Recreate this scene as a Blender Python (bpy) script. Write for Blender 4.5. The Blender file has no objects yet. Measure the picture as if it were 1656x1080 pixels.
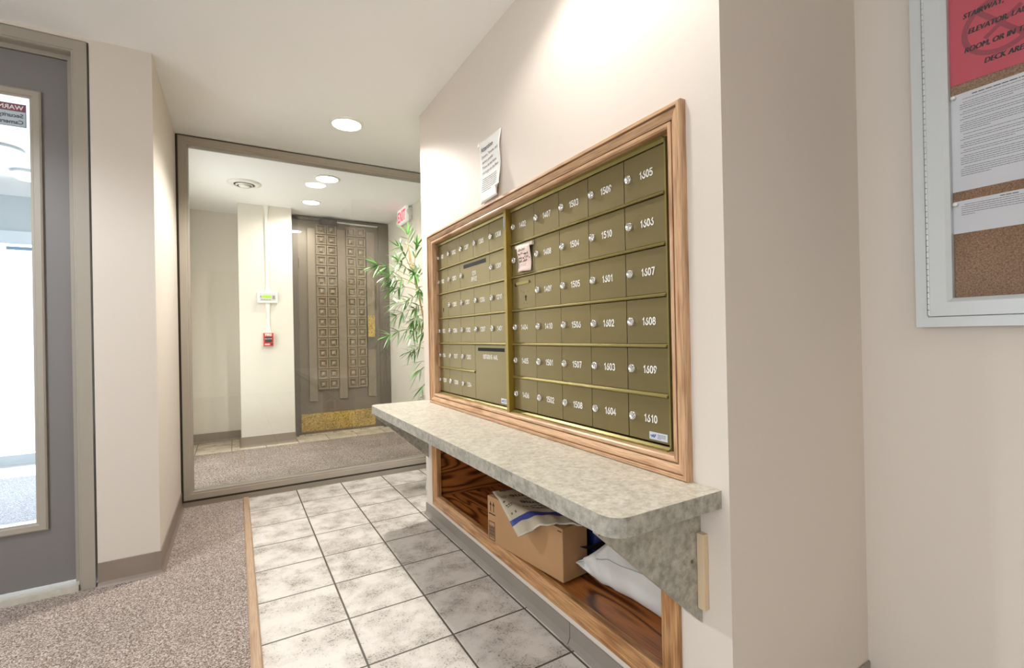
import bpy, math, random
from mathutils import Vector, Matrix

# ------------------------------------------------------------------ camera, world, lights, exposure
SC = bpy.context.scene
COL = SC.collection
cam_data = bpy.data.cameras.new('camera')
cam = bpy.data.objects.new('camera', cam_data)
COL.objects.link(cam)
SC.camera = cam
cam_data.sensor_width = 36.0
cam_data.sensor_fit = 'HORIZONTAL'
cam_data.lens = 763.59 / 1656.0 * 36.0
cam_data.clip_start = 0.02
cam.matrix_world = Matrix(((0.86271524, 0.01589048, -0.50544032, -1.0001),
                           (-0.50529219, -0.01255187, -0.86285703, -0.6922),
                           (-0.02005543, 0.99979495, -0.00279936, 1.0853),
                           (0, 0, 0, 1)))
SC.view_settings.view_transform = 'Standard'
SC.view_settings.look = 'None'
SC.view_settings.gamma = 1.0
SC.view_settings.exposure = 0.08
SC.cycles.max_bounces = 10
SC.cycles.transparent_max_bounces = 16
SC.cycles.diffuse_bounces = 6
SC.cycles.caustics_reflective = False
SC.cycles.caustics_refractive = False
SC.cycles.sample_clamp_indirect = 6.0

CEIL = 2.447          # ceiling of the mail room
CEIL2 = 2.49          # ceiling of the inner lobby
NEAR_LIGHTS = [(-0.37, 2.405), (-0.34, 0.39), (-0.32, -1.86), (-2.35, 1.05), (-2.3, -2.6)]  # last entry is an unseen light added behind the camera for fill
FAR_LIGHTS = [(-0.285, 3.68), (-0.31, 4.50)]

world = bpy.data.worlds.new('World')
SC.world = world
world.use_nodes = True
wn = world.node_tree.nodes
wn['Background'].inputs[0].default_value = (0.86, 0.93, 1.0, 1)
wn['Background'].inputs[1].default_value = 3.2


def area(name, loc, rot, sx, sy, power, color):
    d = bpy.data.lights.new(name, 'AREA')
    d.shape = 'RECTANGLE'
    d.size, d.size_y = sx, sy
    d.energy = power
    d.color = color
    o = bpy.data.objects.new(name, d)
    o.location = loc
    o.rotation_euler = rot
    COL.objects.link(o)
    return o


R = math.radians
# daylight through the glass entrance of the vestibule, then two added fill lights
area('daylight_entrance', (-2.5, 5.62, 1.1), (R(-90), 0, 0), 1.7, 2.0, 230, (0.90, 0.96, 1.0))
area('fill_mail_room', (-3.62, -1.2, 1.3), (0, R(-90), 0), 1.8, 3.2, 10, (0.90, 0.95, 1.0))  # unseen area light added on the left as soft fill
area('fill_lobby_left', (-1.44, 3.95, 1.15), (0, R(-90), 0), 2.0, 1.1, 20, (0.95, 0.98, 1.0))  # unseen area light added to brighten the lobby; no door stands here


def lamp_spot(x, y, z, power, color=(1.0, 0.96, 0.91), size=172, blend=0.5):
    d = bpy.data.lights.new('downlight_lamp', 'SPOT')
    d.energy = power
    d.color = color
    d.spot_size = R(size)
    d.spot_blend = blend
    d.shadow_soft_size = 0.05
    o = bpy.data.objects.new('downlight_lamp', d)
    o.location = (x, y, z)
    COL.objects.link(o)
    return o


for i_, (x_, y_) in enumerate(NEAR_LIGHTS):
    lamp_spot(x_, y_, CEIL - 0.03, (145, 25, 12, 88, 20)[i_], (0.87, 0.93, 1.0) if i_ == 3 else (1.0, 0.96, 0.91), size=146, blend=.4)
for x_, y_ in FAR_LIGHTS:
    lamp_spot(x_, y_, CEIL2 - 0.03, 37, (1.0, 0.94, 0.85))

# ------------------------------------------------------------------ materials
def lin(r, g, b):
    f = lambda c: (c / 255) / 12.92 if c / 255 <= 0.04045 else ((c / 255 + 0.055) / 1.055) ** 2.4
    return (f(r), f(g), f(b), 1.0)


def mat(name, col, rough=0.6, metal=0.0, spec=0.5, emit=None, estr=0.0, var=0.0, vscale=3.0, bump=0.0, bscale=200.0,
        stretch=(1, 1, 1), coat=0.0):
    m = bpy.data.materials.new(name)
    m.use_nodes = True
    nt = m.node_tree
    b = nt.nodes['Principled BSDF']
    b.inputs['Base Color'].default_value = col
    b.inputs['Roughness'].default_value = rough
    b.inputs['Metallic'].default_value = metal
    b.inputs['Specular IOR Level'].default_value = spec
    b.inputs['Coat Weight'].default_value = coat
    if emit:
        b.inputs['Emission Color'].default_value = emit
        b.inputs['Emission Strength'].default_value = estr
    if var or bump:
        tc = nt.nodes.new('ShaderNodeTexCoord')
        mp = nt.nodes.new('ShaderNodeMapping')
        mp.inputs['Scale'].default_value = stretch
        nt.links.new(tc.outputs['Object'], mp.inputs['Vector'])
    if var:
        n = nt.nodes.new('ShaderNodeTexNoise')
        n.inputs['Scale'].default_value = vscale
        n.inputs['Detail'].default_value = 6
        nt.links.new(mp.outputs[0], n.inputs['Vector'])
        mx = nt.nodes.new('ShaderNodeMixRGB')
        mr = nt.nodes.new('ShaderNodeMapRange')
        mr.inputs['From Min'].default_value = 0.3
        mr.inputs['From Max'].default_value = 0.7
        nt.links.new(n.outputs['Fac'], mr.inputs['Value'])
        nt.links.new(mr.outputs[0], mx.inputs['Fac'])
        mx.inputs['Color1'].default_value = tuple(c * (1 - var) for c in col[:3]) + (1,)
        mx.inputs['Color2'].default_value = tuple(min(1, c * (1 + var)) for c in col[:3]) + (1,)
        nt.links.new(mx.outputs[0], b.inputs['Base Color'])
    if bump:
        n2 = nt.nodes.new('ShaderNodeTexNoise')
        n2.inputs['Scale'].default_value = bscale
        n2.inputs['Detail'].default_value = 3
        nt.links.new(mp.outputs[0], n2.inputs['Vector'])
        bp = nt.nodes.new('ShaderNodeBump')
        bp.inputs['Strength'].default_value = bump
        bp.inputs['Distance'].default_value = 0.002
        nt.links.new(n2.outputs['Fac'], bp.inputs['Height'])
        nt.links.new(bp.outputs[0], b.inputs['Normal'])
    return m


def ramp(nt, stops):
    r = nt.nodes.new('ShaderNodeValToRGB')
    el = r.color_ramp.elements
    while len(el) < len(stops):
        el.new(0.5)
    for e, (p, c) in zip(el, stops):
        e.position = p
        e.color = c
    return r


def mat_speckle(name, stops, scale, rough=0.95, bump=0.6, big=None, detail=2.0, spec=0.2, stretch=(1, 1, 1)):
    """Noise run through a colour ramp; big adds a second, slower blotch."""
    m = bpy.data.materials.new(name)
    m.use_nodes = True
    nt = m.node_tree
    b = nt.nodes['Principled BSDF']
    b.inputs['Roughness'].default_value = rough
    b.inputs['Specular IOR Level'].default_value = spec
    tc = nt.nodes.new('ShaderNodeTexCoord')
    mp = nt.nodes.new('ShaderNodeMapping')
    mp.inputs['Scale'].default_value = stretch
    nt.links.new(tc.outputs['Object'], mp.inputs['Vector'])
    n = nt.nodes.new('ShaderNodeTexNoise')
    n.inputs['Scale'].default_value = scale
    n.inputs['Detail'].default_value = detail
    n.inputs['Roughness'].default_value = 0.7
    nt.links.new(mp.outputs[0], n.inputs['Vector'])
    r = ramp(nt, stops)
    nt.links.new(n.outputs['Fac'], r.inputs[0])
    out = r.outputs[0]
    if big:
        n2 = nt.nodes.new('ShaderNodeTexNoise')
        n2.inputs['Scale'].default_value = big[0]
        n2.inputs['Detail'].default_value = 5
        nt.links.new(mp.outputs[0], n2.inputs['Vector'])
        r2 = ramp(nt, [(0.3, (big[1],) * 3 + (1,)), (0.7, (big[2],) * 3 + (1,))])
        nt.links.new(n2.outputs['Fac'], r2.inputs[0])
        mx = nt.nodes.new('ShaderNodeMixRGB')
        mx.blend_type = 'MULTIPLY'
        mx.inputs['Fac'].default_value = 1
        nt.links.new(out, mx.inputs['Color1'])
        nt.links.new(r2.outputs[0], mx.inputs['Color2'])
        out = mx.outputs[0]
    nt.links.new(out, b.inputs['Base Color'])
    if bump:
        bp = nt.nodes.new('ShaderNodeBump')
        bp.inputs['Strength'].default_value = bump
        bp.inputs['Distance'].default_value = 0.004
        nt.links.new(n.outputs['Fac'], bp.inputs['Height'])
        nt.links.new(bp.outputs[0], b.inputs['Normal'])
    return m


def mat_oak(name, light, dark, axis='Y', fig=7.0, rough=0.38, dist=3.5, pores=0.35):
    """Oak with long grain along one axis: slow growth-ring waves plus fine pore streaks."""
    m = bpy.data.materials.new(name)
    m.use_nodes = True
    nt = m.node_tree
    b = nt.nodes['Principled BSDF']
    b.inputs['Roughness'].default_value = rough
    tc = nt.nodes.new('ShaderNodeTexCoord')
    mp = nt.nodes.new('ShaderNodeMapping')
    k = {'X': 0, 'Y': 1, 'Z': 2}[axis]
    s = [1, 1, 1]
    s[k] = 0.18
    mp.inputs['Scale'].default_value = s
    nt.links.new(tc.outputs['Object'], mp.inputs['Vector'])
    n1 = nt.nodes.new('ShaderNodeTexNoise')
    n1.inputs['Scale'].default_value = fig
    n1.inputs['Detail'].default_value = 1.0
    nt.links.new(mp.outputs[0], n1.inputs['Vector'])
    mul = nt.nodes.new('ShaderNodeMath')
    mul.operation = 'MULTIPLY'
    mul.inputs[1].default_value = dist * 9
    nt.links.new(n1.outputs['Fac'], mul.inputs[0])
    sn = nt.nodes.new('ShaderNodeMath')
    sn.operation = 'SINE'
    nt.links.new(mul.outputs[0], sn.inputs[0])
    mr = nt.nodes.new('ShaderNodeMapRange')
    mr.inputs['From Min'].default_value = -1
    mr.inputs['From Max'].default_value = 1
    nt.links.new(sn.outputs[0], mr.inputs['Value'])
    pw = nt.nodes.new('ShaderNodeMath')
    pw.operation = 'POWER'
    pw.inputs[1].default_value = 2.2
    nt.links.new(mr.outputs[0], pw.inputs[0])
    mp2 = nt.nodes.new('ShaderNodeMapping')
    s2 = [1, 1, 1]
    s2[k] = 0.04
    mp2.inputs['Scale'].default_value = s2
    nt.links.new(tc.outputs['Object'], mp2.inputs['Vector'])
    n2 = nt.nodes.new('ShaderNodeTexNoise')
    n2.inputs['Scale'].default_value = 260
    n2.inputs['Detail'].default_value = 2
    nt.links.new(mp2.outputs[0], n2.inputs['Vector'])
    r2 = ramp(nt, [(0.38, (1 - pores,) * 3 + (1,)), (0.58, (1, 1, 1, 1))])
    nt.links.new(n2.outputs['Fac'], r2.inputs[0])
    mx = nt.nodes.new('ShaderNodeMixRGB')
    mx.inputs['Color1'].default_value = light
    mx.inputs['Color2'].default_value = dark
    nt.links.new(pw.outputs[0], mx.inputs['Fac'])
    m2 = nt.nodes.new('ShaderNodeMixRGB')
    m2.blend_type = 'MULTIPLY'
    m2.inputs['Fac'].default_value = 1
    nt.links.new(mx.outputs[0], m2.inputs['Color1'])
    nt.links.new(r2.outputs[0], m2.inputs['Color2'])
    nt.links.new(m2.outputs[0], b.inputs['Base Color'])
    return m


def mat_tile(name, size, ox, oy, light, dark, grout, gw=0.0035):
    """Square ceramic tiles with grout lines at ox + k*size, oy + k*size, mottled glaze."""
    m = bpy.data.materials.new(name)
    m.use_nodes = True
    nt = m.node_tree
    L = nt.links.new
    b = nt.nodes['Principled BSDF']
    b.inputs['Roughness'].default_value = 0.42
    tc = nt.nodes.new('ShaderNodeTexCoord')
    sep = nt.nodes.new('ShaderNodeSeparateXYZ')
    L(tc.outputs['Object'], sep.inputs[0])

    def M(op, a, bb=None, c=None):
        n = nt.nodes.new('ShaderNodeMath')
        n.operation = op
        for i, v in enumerate((a, bb, c)):
            if v is None:
                continue
            if isinstance(v, (int, float)):
                n.inputs[i].default_value = v
            else:
                L(v, n.inputs[i])
        return n.outputs[0]
    ds, ids = [], []
    for o, off in ((sep.outputs[0], ox), (sep.outputs[1], oy)):
        u = M('DIVIDE', M('SUBTRACT', o, off), size)
        ids.append(M('FLOOR', u))
        f = M('FRACT', u)
        ds.append(M('MULTIPLY', M('MINIMUM', f, M('SUBTRACT', 1.0, f)), size))
    d = M('MINIMUM', ds[0], ds[1])
    mask = nt.nodes.new('ShaderNodeMapRange')
    mask.inputs['From Min'].default_value = gw * 0.7
    mask.inputs['From Max'].default_value = gw * 1.35
    L(d, mask.inputs['Value'])
    cmb = nt.nodes.new('ShaderNodeCombineXYZ')
    L(ids[0], cmb.inputs[0])
    L(ids[1], cmb.inputs[1])
    wnz = nt.nodes.new('ShaderNodeTexWhiteNoise')
    L(cmb.outputs[0], wnz.inputs['Vector'])
    va = nt.nodes.new('ShaderNodeVectorMath')
    va.operation = 'MULTIPLY_ADD'
    va.inputs[1].default_value = (7, 7, 7)
    L(wnz.outputs['Color'], va.inputs[0])
    L(tc.outputs['Object'], va.inputs[2])
    n1 = nt.nodes.new('ShaderNodeTexNoise')
    n1.inputs['Scale'].default_value = 9
    n1.inputs['Detail'].default_value = 7
    n1.inputs['Roughness'].default_value = 0.62
    L(va.outputs[0], n1.inputs['Vector'])
    r1 = ramp(nt, [(0.33, dark), (0.6, light)])
    L(n1.outputs['Fac'], r1.inputs[0])
    n2 = nt.nodes.new('ShaderNodeTexNoise')
    n2.inputs['Scale'].default_value = 150
    n2.inputs['Detail'].default_value = 3
    L(va.outputs[0], n2.inputs['Vector'])
    pm = M('ADD', M('MULTIPLY', n2.outputs['Fac'], 0.75), M('MULTIPLY', n1.outputs['Fac'], 0.5))
    r2 = ramp(nt, [(0.48, (0.34, 0.32, 0.30, 1)), (0.555, (1, 1, 1, 1))])
    L(pm, r2.inputs[0])
    mx = nt.nodes.new('ShaderNodeMixRGB')
    mx.blend_type = 'MULTIPLY'
    mx.inputs['Fac'].default_value = 0.8
    L(r1.outputs[0], mx.inputs['Color1'])
    L(r2.outputs[0], mx.inputs['Color2'])
    m3 = nt.nodes.new('ShaderNodeMixRGB')
    m3.inputs['Color1'].default_value = grout
    L(mask.outputs[0], m3.inputs['Fac'])
    L(mx.outputs[0], m3.inputs['Color2'])
    L(m3.outputs[0], b.inputs['Base Color'])
    bp = nt.nodes.new('ShaderNodeBump')
    bp.inputs['Strength'].default_value = 0.5
    bp.inputs['Distance'].default_value = 0.002
    L(M('ADD', mask.outputs[0], M('MULTIPLY', r2.outputs[0], 0.25)), bp.inputs['Height'])
    L(bp.outputs[0], b.inputs['Normal'])
    return m


def mat_glass(name, tint=(1, 1, 1, 1), boost=1.0):
    m = bpy.data.materials.new(name)
    m.use_nodes = True
    nt = m.node_tree
    nt.nodes.clear()
    out = nt.nodes.new('ShaderNodeOutputMaterial')
    tr = nt.nodes.new('ShaderNodeBsdfTransparent')
    tr.inputs[0].default_value = tint
    gl = nt.nodes.new('ShaderNodeBsdfGlossy')
    gl.inputs['Roughness'].default_value = 0.0
    fr = nt.nodes.new('ShaderNodeFresnel')
    fr.inputs['IOR'].default_value = 1.5
    mu = nt.nodes.new('ShaderNodeMath')
    mu.operation = 'MULTIPLY'
    mu.use_clamp = True
    mu.inputs[1].default_value = boost
    mx = nt.nodes.new('ShaderNodeMixShader')
    nt.links.new(fr.outputs[0], mu.inputs[0])
    nt.links.new(mu.outputs[0], mx.inputs[0])
    nt.links.new(tr.outputs[0], mx.inputs[1])
    nt.links.new(gl.outputs[0], mx.inputs[2])
    nt.links.new(mx.outputs[0], out.inputs[0])
    return m


M_WALL = mat('wall_paint', lin(214, 204, 192), 0.62, bump=0.12, bscale=120)
M_CEIL = mat('ceiling_paint', lin(247, 247, 246), 0.75, bump=0.08, bscale=90)
M_FARWALL = mat('lobby_paint', lin(222, 216, 204), 0.6, bump=0.1, bscale=120)
M_CARPET = mat_speckle('carpet', [(0.36, lin(78, 66, 58)), (0.46, lin(146, 131, 120)), (0.55, lin(180, 166, 156)), (0.66, lin(228, 219, 212))],
                       225, bump=1.0, big=(2.5, 0.88, 1.08), detail=2.5)
M_CARPET2 = mat_speckle('lobby_carpet', [(0.38, lin(98, 84, 76)), (0.5, lin(154, 140, 130)), (0.64, lin(206, 194, 184))],
                        110, bump=0.8, big=(3, 0.85, 1.1), detail=2.5)
M_TILE = mat_tile('floor_tile', 0.305, -0.637, 2.745, lin(222, 216, 208), lin(184, 176, 167), lin(80, 74, 64))
M_TILE2 = mat_tile('lobby_tile', 0.305, -0.44, 4.62, lin(224, 212, 192), lin(186, 172, 150), lin(108, 98, 82))
M_OAK_H = mat_oak('oak_along', lin(204, 164, 126), lin(168, 122, 84), 'Y', fig=30, dist=1.2, pores=0.3)
M_OAK_V = mat_oak('oak_upright', lin(204, 164, 126), lin(168, 122, 84), 'Z', fig=30, dist=1.2, pores=0.3)
M_OAK_S = mat_oak('oak_shelf', lin(178, 110, 56), lin(84, 40, 14), 'Y', fig=9, dist=6.0, rough=0.28, pores=0.25)
M_OAK_SX = mat_oak('oak_side', lin(168, 102, 50), lin(84, 40, 14), 'X', fig=9, dist=6.0, rough=0.28, pores=0.25)
M_OAK_CH = mat_oak('oak_cubby_along', lin(196, 146, 96), lin(168, 116, 68), 'Y', fig=30, dist=1.4, pores=0.4)  # cubby trim pair: darker oak copy, counter shade put into the colour
M_OAK_CV = mat_oak('oak_cubby_upright', lin(196, 146, 96), lin(168, 116, 68), 'Z', fig=30, dist=1.4, pores=0.4)
M_STRIP = mat_oak('oak_strip', lin(190, 160, 132), lin(158, 122, 92), 'Y', fig=24, dist=1.0, rough=0.4, pores=0.2)
M_BASE = mat('vinyl_base', lin(138, 124, 112), 0.42, var=0.08, vscale=5)
M_BASE2 = mat('vinyl_base_lobby', lin(138, 124, 108), 0.45)
M_BASE3 = mat('vinyl_base_grey', lin(140, 131, 122), 0.4, var=0.06, vscale=5)
M_FRAME = mat('frame_paint', lin(162, 154, 141), 0.42)
M_FRAMED = mat('frame_gap', lin(70, 62, 52), 0.7)
M_DOOR = mat('door_paint', lin(122, 118, 116), 0.45, bump=0.1, bscale=300)
M_THRESH = mat('threshold_paint', lin(196, 190, 176), 0.5, var=0.12, vscale=30, stretch=(1, 4, 1))
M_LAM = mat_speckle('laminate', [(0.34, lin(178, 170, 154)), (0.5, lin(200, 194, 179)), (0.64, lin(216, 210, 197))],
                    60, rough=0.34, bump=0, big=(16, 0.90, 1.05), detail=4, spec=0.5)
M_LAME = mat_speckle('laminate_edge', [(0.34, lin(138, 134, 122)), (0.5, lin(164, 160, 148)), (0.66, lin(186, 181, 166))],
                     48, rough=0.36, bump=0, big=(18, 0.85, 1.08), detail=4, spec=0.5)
M_GLASS = mat_glass('window_glass', (0.97, 0.985, 0.975, 1), 1.5)
M_GLASS_D = mat_glass('door_glass', (0.98, 0.99, 1, 1), 1.0)
M_OLIVE = mat('olive_anodised', lin(134, 122, 84), 0.34, metal=0.6, var=0.07, vscale=6, bump=0.04, bscale=400, stretch=(1, 0.05, 1))
M_OLIVE_B = mat('olive_bar', lin(150, 138, 84), 0.32, metal=0.6)
M_GOLD = mat('gold_anodised', lin(158, 132, 56), 0.34, metal=0.6)
M_BLACK = mat('dark_void', lin(14, 13, 12), 0.8)
M_CHROME = mat('chrome', lin(218, 218, 216), 0.2, metal=0.9)
M_WHITE_L = mat('white_lettering', lin(236, 234, 226), 0.5)
M_WHITE = mat('white_plastic', lin(236, 235, 228), 0.4)
M_PAPER = mat('white_paper', lin(226, 226, 228), 0.7)
M_PAPER_W = mat('wall_paper_sheet', lin(228, 227, 222), 0.7, var=0.04, vscale=14)
M_INK = mat('black_ink', lin(34, 34, 38), 0.6)
M_INKG = mat('grey_ink', lin(104, 106, 114), 0.7)
M_PINKP = mat('pink_receipt', lin(228, 204, 192), 0.7)
M_TAPE = mat('clear_tape', lin(196, 186, 168), 0.25)
M_RED = mat('red_sheet', lin(206, 78, 92), 0.6, var=0.05, vscale=10)
M_REDD = mat('faded_symbol', lin(160, 62, 78), 0.6)
M_REDINK = mat('fire_red', lin(200, 34, 26), 0.35)
M_ALU = mat('aluminium', lin(204, 208, 208), 0.4, metal=0.2)
M_ALUD = mat('hinge_gap', lin(70, 68, 62), 0.6)
M_CORK = mat_speckle('cork', [(0.35, lin(128, 98, 76)), (0.55, lin(160, 128, 102)), (0.7, lin(176, 144, 118))], 260, bump=0.2, big=(9, 0.88, 1.05))
M_CARD = mat('cardboard', lin(172, 132, 92), 0.8, var=0.05, vscale=8)
M_MAILER = mat('mailer_plastic', lin(190, 178, 156), 0.4, var=0.06, vscale=20, bump=0.4, bscale=45)
M_BLUE = mat('blue_print', lin(52, 66, 136), 0.4)
M_NAVY = mat('navy_plastic', lin(24, 42, 96), 0.35)
M_POLY = mat('white_poly', lin(214, 213, 208), 0.38, bump=0.5, bscale=22)
M_LEAF = mat('bamboo_leaf', lin(96, 150, 72), 0.42, var=0.35, vscale=8)
M_LEAFL = mat('pale_leaf', lin(190, 214, 176), 0.4, var=0.15, vscale=8)
M_CANE = mat('bamboo_cane', lin(196, 172, 112), 0.5, var=0.15, vscale=12)
M_POT = mat('white_pot', lin(228, 226, 220), 0.4)
M_SOIL = mat('moss', lin(70, 62, 44), 0.9)
M_BRONZE = mat('bronze_paint', lin(124, 114, 100), 0.4, metal=0.25, var=0.05, vscale=2)
M_BRONZED = mat('bronze_frame', lin(106, 98, 88), 0.42, metal=0.25)
M_BRONZEP = mat('bronze_plank', lin(140, 128, 112), 0.38, metal=0.25)
M_CARVE = mat('bronze_carving', lin(150, 136, 114), 0.36, metal=0.3)
M_BRASS = mat_speckle('worn_brass', [(0.36, lin(70, 52, 24)), (0.46, lin(176, 146, 78)), (0.62, lin(214, 188, 112)), (0.75, lin(226, 212, 160))],
                      90, rough=0.3, bump=0, big=(5, 0.7, 1.1), detail=5, spec=0.6)
M_LENS = mat('lamp_lens', (1, 1, 1, 1), 0.4, emit=(1.0, 0.95, 0.88, 1), estr=22)
M_LCD = mat('green_display', lin(150, 220, 40), 0.3, emit=lin(150, 230, 30), estr=0.5)
M_EXITR = mat('exit_letters', lin(236, 60, 100), 0.4, emit=lin(246, 50, 96), estr=0.9)
M_EXITF = mat('exit_face', lin(236, 236, 228), 0.3, emit=lin(240, 240, 232), estr=0.35)
M_VEST = mat('vestibule_paint', lin(186, 196, 202), 0.6)
M_VESTW = mat('vestibule_frame', lin(216, 226, 234), 0.5)
M_VCARPET = mat_speckle('vestibule_mat', [(0.36, lin(110, 112, 120)), (0.5, lin(150, 152, 160)), (0.68, lin(196, 198, 206))], 170, bump=0.5)
M_WOODBLK = mat('cream_block', lin(212, 188, 156), 0.6)
M_BRIGHT_PAVING = mat('bright_ground', lin(235, 238, 242), 0.8)  # near-white colour stands for overexposed daylight on the paving

# ------------------------------------------------------------------ mesh helpers
class MB:
    def __init__(self):
        self.v, self.f, self.m = [], [], []

    def add(self, vs, fs, mi=0):
        b = len(self.v)
        self.v += [tuple(map(float, p)) for p in vs]
        self.f += [tuple(b + i for i in f) for f in fs]
        self.m += [mi] * len(fs)
        return self

    def box(self, x0, x1, y0, y1, z0, z1, mi=0):
        x0, x1 = min(x0, x1), max(x0, x1)
        y0, y1 = min(y0, y1), max(y0, y1)
        z0, z1 = min(z0, z1), max(z0, z1)
        return self.add([(x0, y0, z0), (x1, y0, z0), (x1, y1, z0), (x0, y1, z0), (x0, y0, z1), (x1, y0, z1), (x1, y1, z1), (x0, y1, z1)],
                        [(0, 3, 2, 1), (4, 5, 6, 7), (0, 1, 5, 4), (1, 2, 6, 5), (2, 3, 7, 6), (3, 0, 4, 7)], mi)

    def prism(self, poly, a, b, axis, mi=0):
        """Extrude a 2D polygon from a to b along axis; poly gives the two other coordinates in x,y,z order."""
        def P(p, t):
            return {'X': (t, p[0], p[1]), 'Y': (p[0], t, p[1]), 'Z': (p[0], p[1], t)}[axis]
        n = len(poly)
        vs = [P(p, a) for p in poly] + [P(p, b) for p in poly]
        fs = [tuple(range(n - 1, -1, -1)), tuple(range(n, 2 * n))] + [(i, (i + 1) % n, n + (i + 1) % n, n + i) for i in range(n)]
        return self.add(vs, fs, mi)

    def lathe(self, prof, c, axis='Z', seg=32, mi=0, cap=True):
        """prof: list of (radius, height along axis)."""
        vs, fs = [], []
        for r, h in prof:
            for k in range(seg):
                a = 2 * math.pi * k / seg
                p, q_ = r * math.cos(a), r * math.sin(a)
                vs.append({'Z': (c[0] + p, c[1] + q_, c[2] + h), 'X': (c[0] + h, c[1] + p, c[2] + q_), 'Y': (c[0] + p, c[1] + h, c[2] + q_)}[axis])
        for i in range(len(prof) - 1):
            for k in range(seg):
                a, b = i * seg + k, i * seg + (k + 1) % seg
                fs.append((a, b, b + seg, a + seg))
        if cap:
            fs.append(tuple(range(seg - 1, -1, -1)))
            fs.append(tuple((len(prof) - 1) * seg + k for k in range(seg)))
        return self.add(vs, fs, mi)

    def tube(self, pts, rads, seg=8, mi=0):
        vs, fs = [], []
        n = len(pts)
        for i, p in enumerate(pts):
            p = Vector(p)
            t = (Vector(pts[min(i + 1, n - 1)]) - Vector(pts[max(i - 1, 0)])).normalized()
            u = t.cross(Vector((0.13, 0.31, 0.94)))
            if u.length < 1e-3:
                u = t.cross(Vector((1, 0, 0)))
            u.normalize()
            w = t.cross(u)
            r = rads[i] if isinstance(rads, (list, tuple)) else rads
            for k in range(seg):
                a = 2 * math.pi * k / seg
                vs.append(p + u * (r * math.cos(a)) + w * (r * math.sin(a)))
        for i in range(n - 1):
            for k in range(seg):
                a, b = i * seg + k, i * seg + (k + 1) % seg
                fs.append((a, b, b + seg, a + seg))
        fs.append(tuple(range(seg - 1, -1, -1)))
        fs.append(tuple((n - 1) * seg + k for k in range(seg)))
        return self.add(vs, fs, mi)

    def grid(self, fn, nu, nv, mi=0):
        vs = [fn(i / nu, j / nv) for j in range(nv + 1) for i in range(nu + 1)]
        fs = [(j * (nu + 1) + i, j * (nu + 1) + i + 1, (j + 1) * (nu + 1) + i + 1, (j + 1) * (nu + 1) + i) for j in range(nv) for i in range(nu)]
        return self.add(vs, fs, mi)

    def build(self, name, mats, parent=None, smooth=False, bevel=0.0, solid=0.0, seg=2):
        if not isinstance(mats, (list, tuple)):
            mats = [mats]
        off = Vector((0, 0, 0))
        q_ = parent
        while q_ is not None:
            off += q_.location
            q_ = q_.parent
        me = bpy.data.meshes.new(name)
        me.from_pydata([tuple(Vector(v) - off) for v in self.v], [], self.f)
        for m in mats:
            me.materials.append(m)
        me.polygons.foreach_set('material_index', self.m)
        me.polygons.foreach_set('use_smooth', [smooth] * len(self.f))
        me.update()
        o = bpy.data.objects.new(name, me)
        COL.objects.link(o)
        o.parent = parent
        if solid:
            s = o.modifiers.new('thickness', 'SOLIDIFY')
            s.thickness = solid
            s.offset = 0
        if bevel:
            b = o.modifiers.new('edge', 'BEVEL')
            b.width = bevel
            b.segments = seg
            b.limit_method = 'ANGLE'
        return o


def B(*a):
    return MB().box(*a)


def tag(o, label=None, cat=None, group=None, kind=None):
    if label:
        o['label'] = label
    if cat:
        o['category'] = cat
    if group:
        o['group'] = group
    if kind:
        o['kind'] = kind
    return o


def empty(name, loc, label=None, cat=None, group=None, kind=None):
    o = bpy.data.objects.new(name, None)
    o.location = loc
    o.empty_display_size = 0.05
    COL.objects.link(o)
    return tag(o, label, cat, group, kind)


def struct(name, mb, m, label=None, cat=None, **kw):
    return tag(mb.build(name, m, **kw), label, cat, None, 'structure')


# --- flat lettering -------------------------------------------------
class Plane:
    """A writing surface: origin, reading direction, up direction, outward normal."""
    def __init__(self, o, u, v, n):
        self.o, self.u, self.v, self.n = Vector(o), Vector(u), Vector(v), Vector(n)

    def p(self, x, y, d=0.0):
        return self.o + self.u * x + self.v * y + self.n * d


def font_text(mb, pl, s, x, y, size, d=0.0006, align='LEFT', off=0.0, shear=0.0, mi=0, xs=1.0):
    cu = bpy.data.curves.new('txt', 'FONT')
    cu.body = s
    cu.size = size
    cu.align_x = align
    cu.offset = off
    cu.shear = shear
    cu.resolution_u = 3
    ob = bpy.data.objects.new('txt', cu)
    COL.objects.link(ob)
    dg = bpy.context.evaluated_depsgraph_get()
    me = bpy.data.meshes.new_from_object(ob.evaluated_get(dg), depsgraph=dg)
    mb.add([pl.p(x + v.co.x * xs, y + v.co.y, d) for v in me.vertices], [tuple(p.vertices) for p in me.polygons], mi)
    bpy.data.objects.remove(ob)
    bpy.data.curves.remove(cu)
    bpy.data.meshes.remove(me)


def _arc(cx, cy, rx, ry, a0, a1, n=10):
    return [(cx + rx * math.cos(R(a0 + (a1 - a0) * i / n)), cy + ry * math.sin(R(a0 + (a1 - a0) * i / n))) for i in range(n + 1)]


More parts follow.
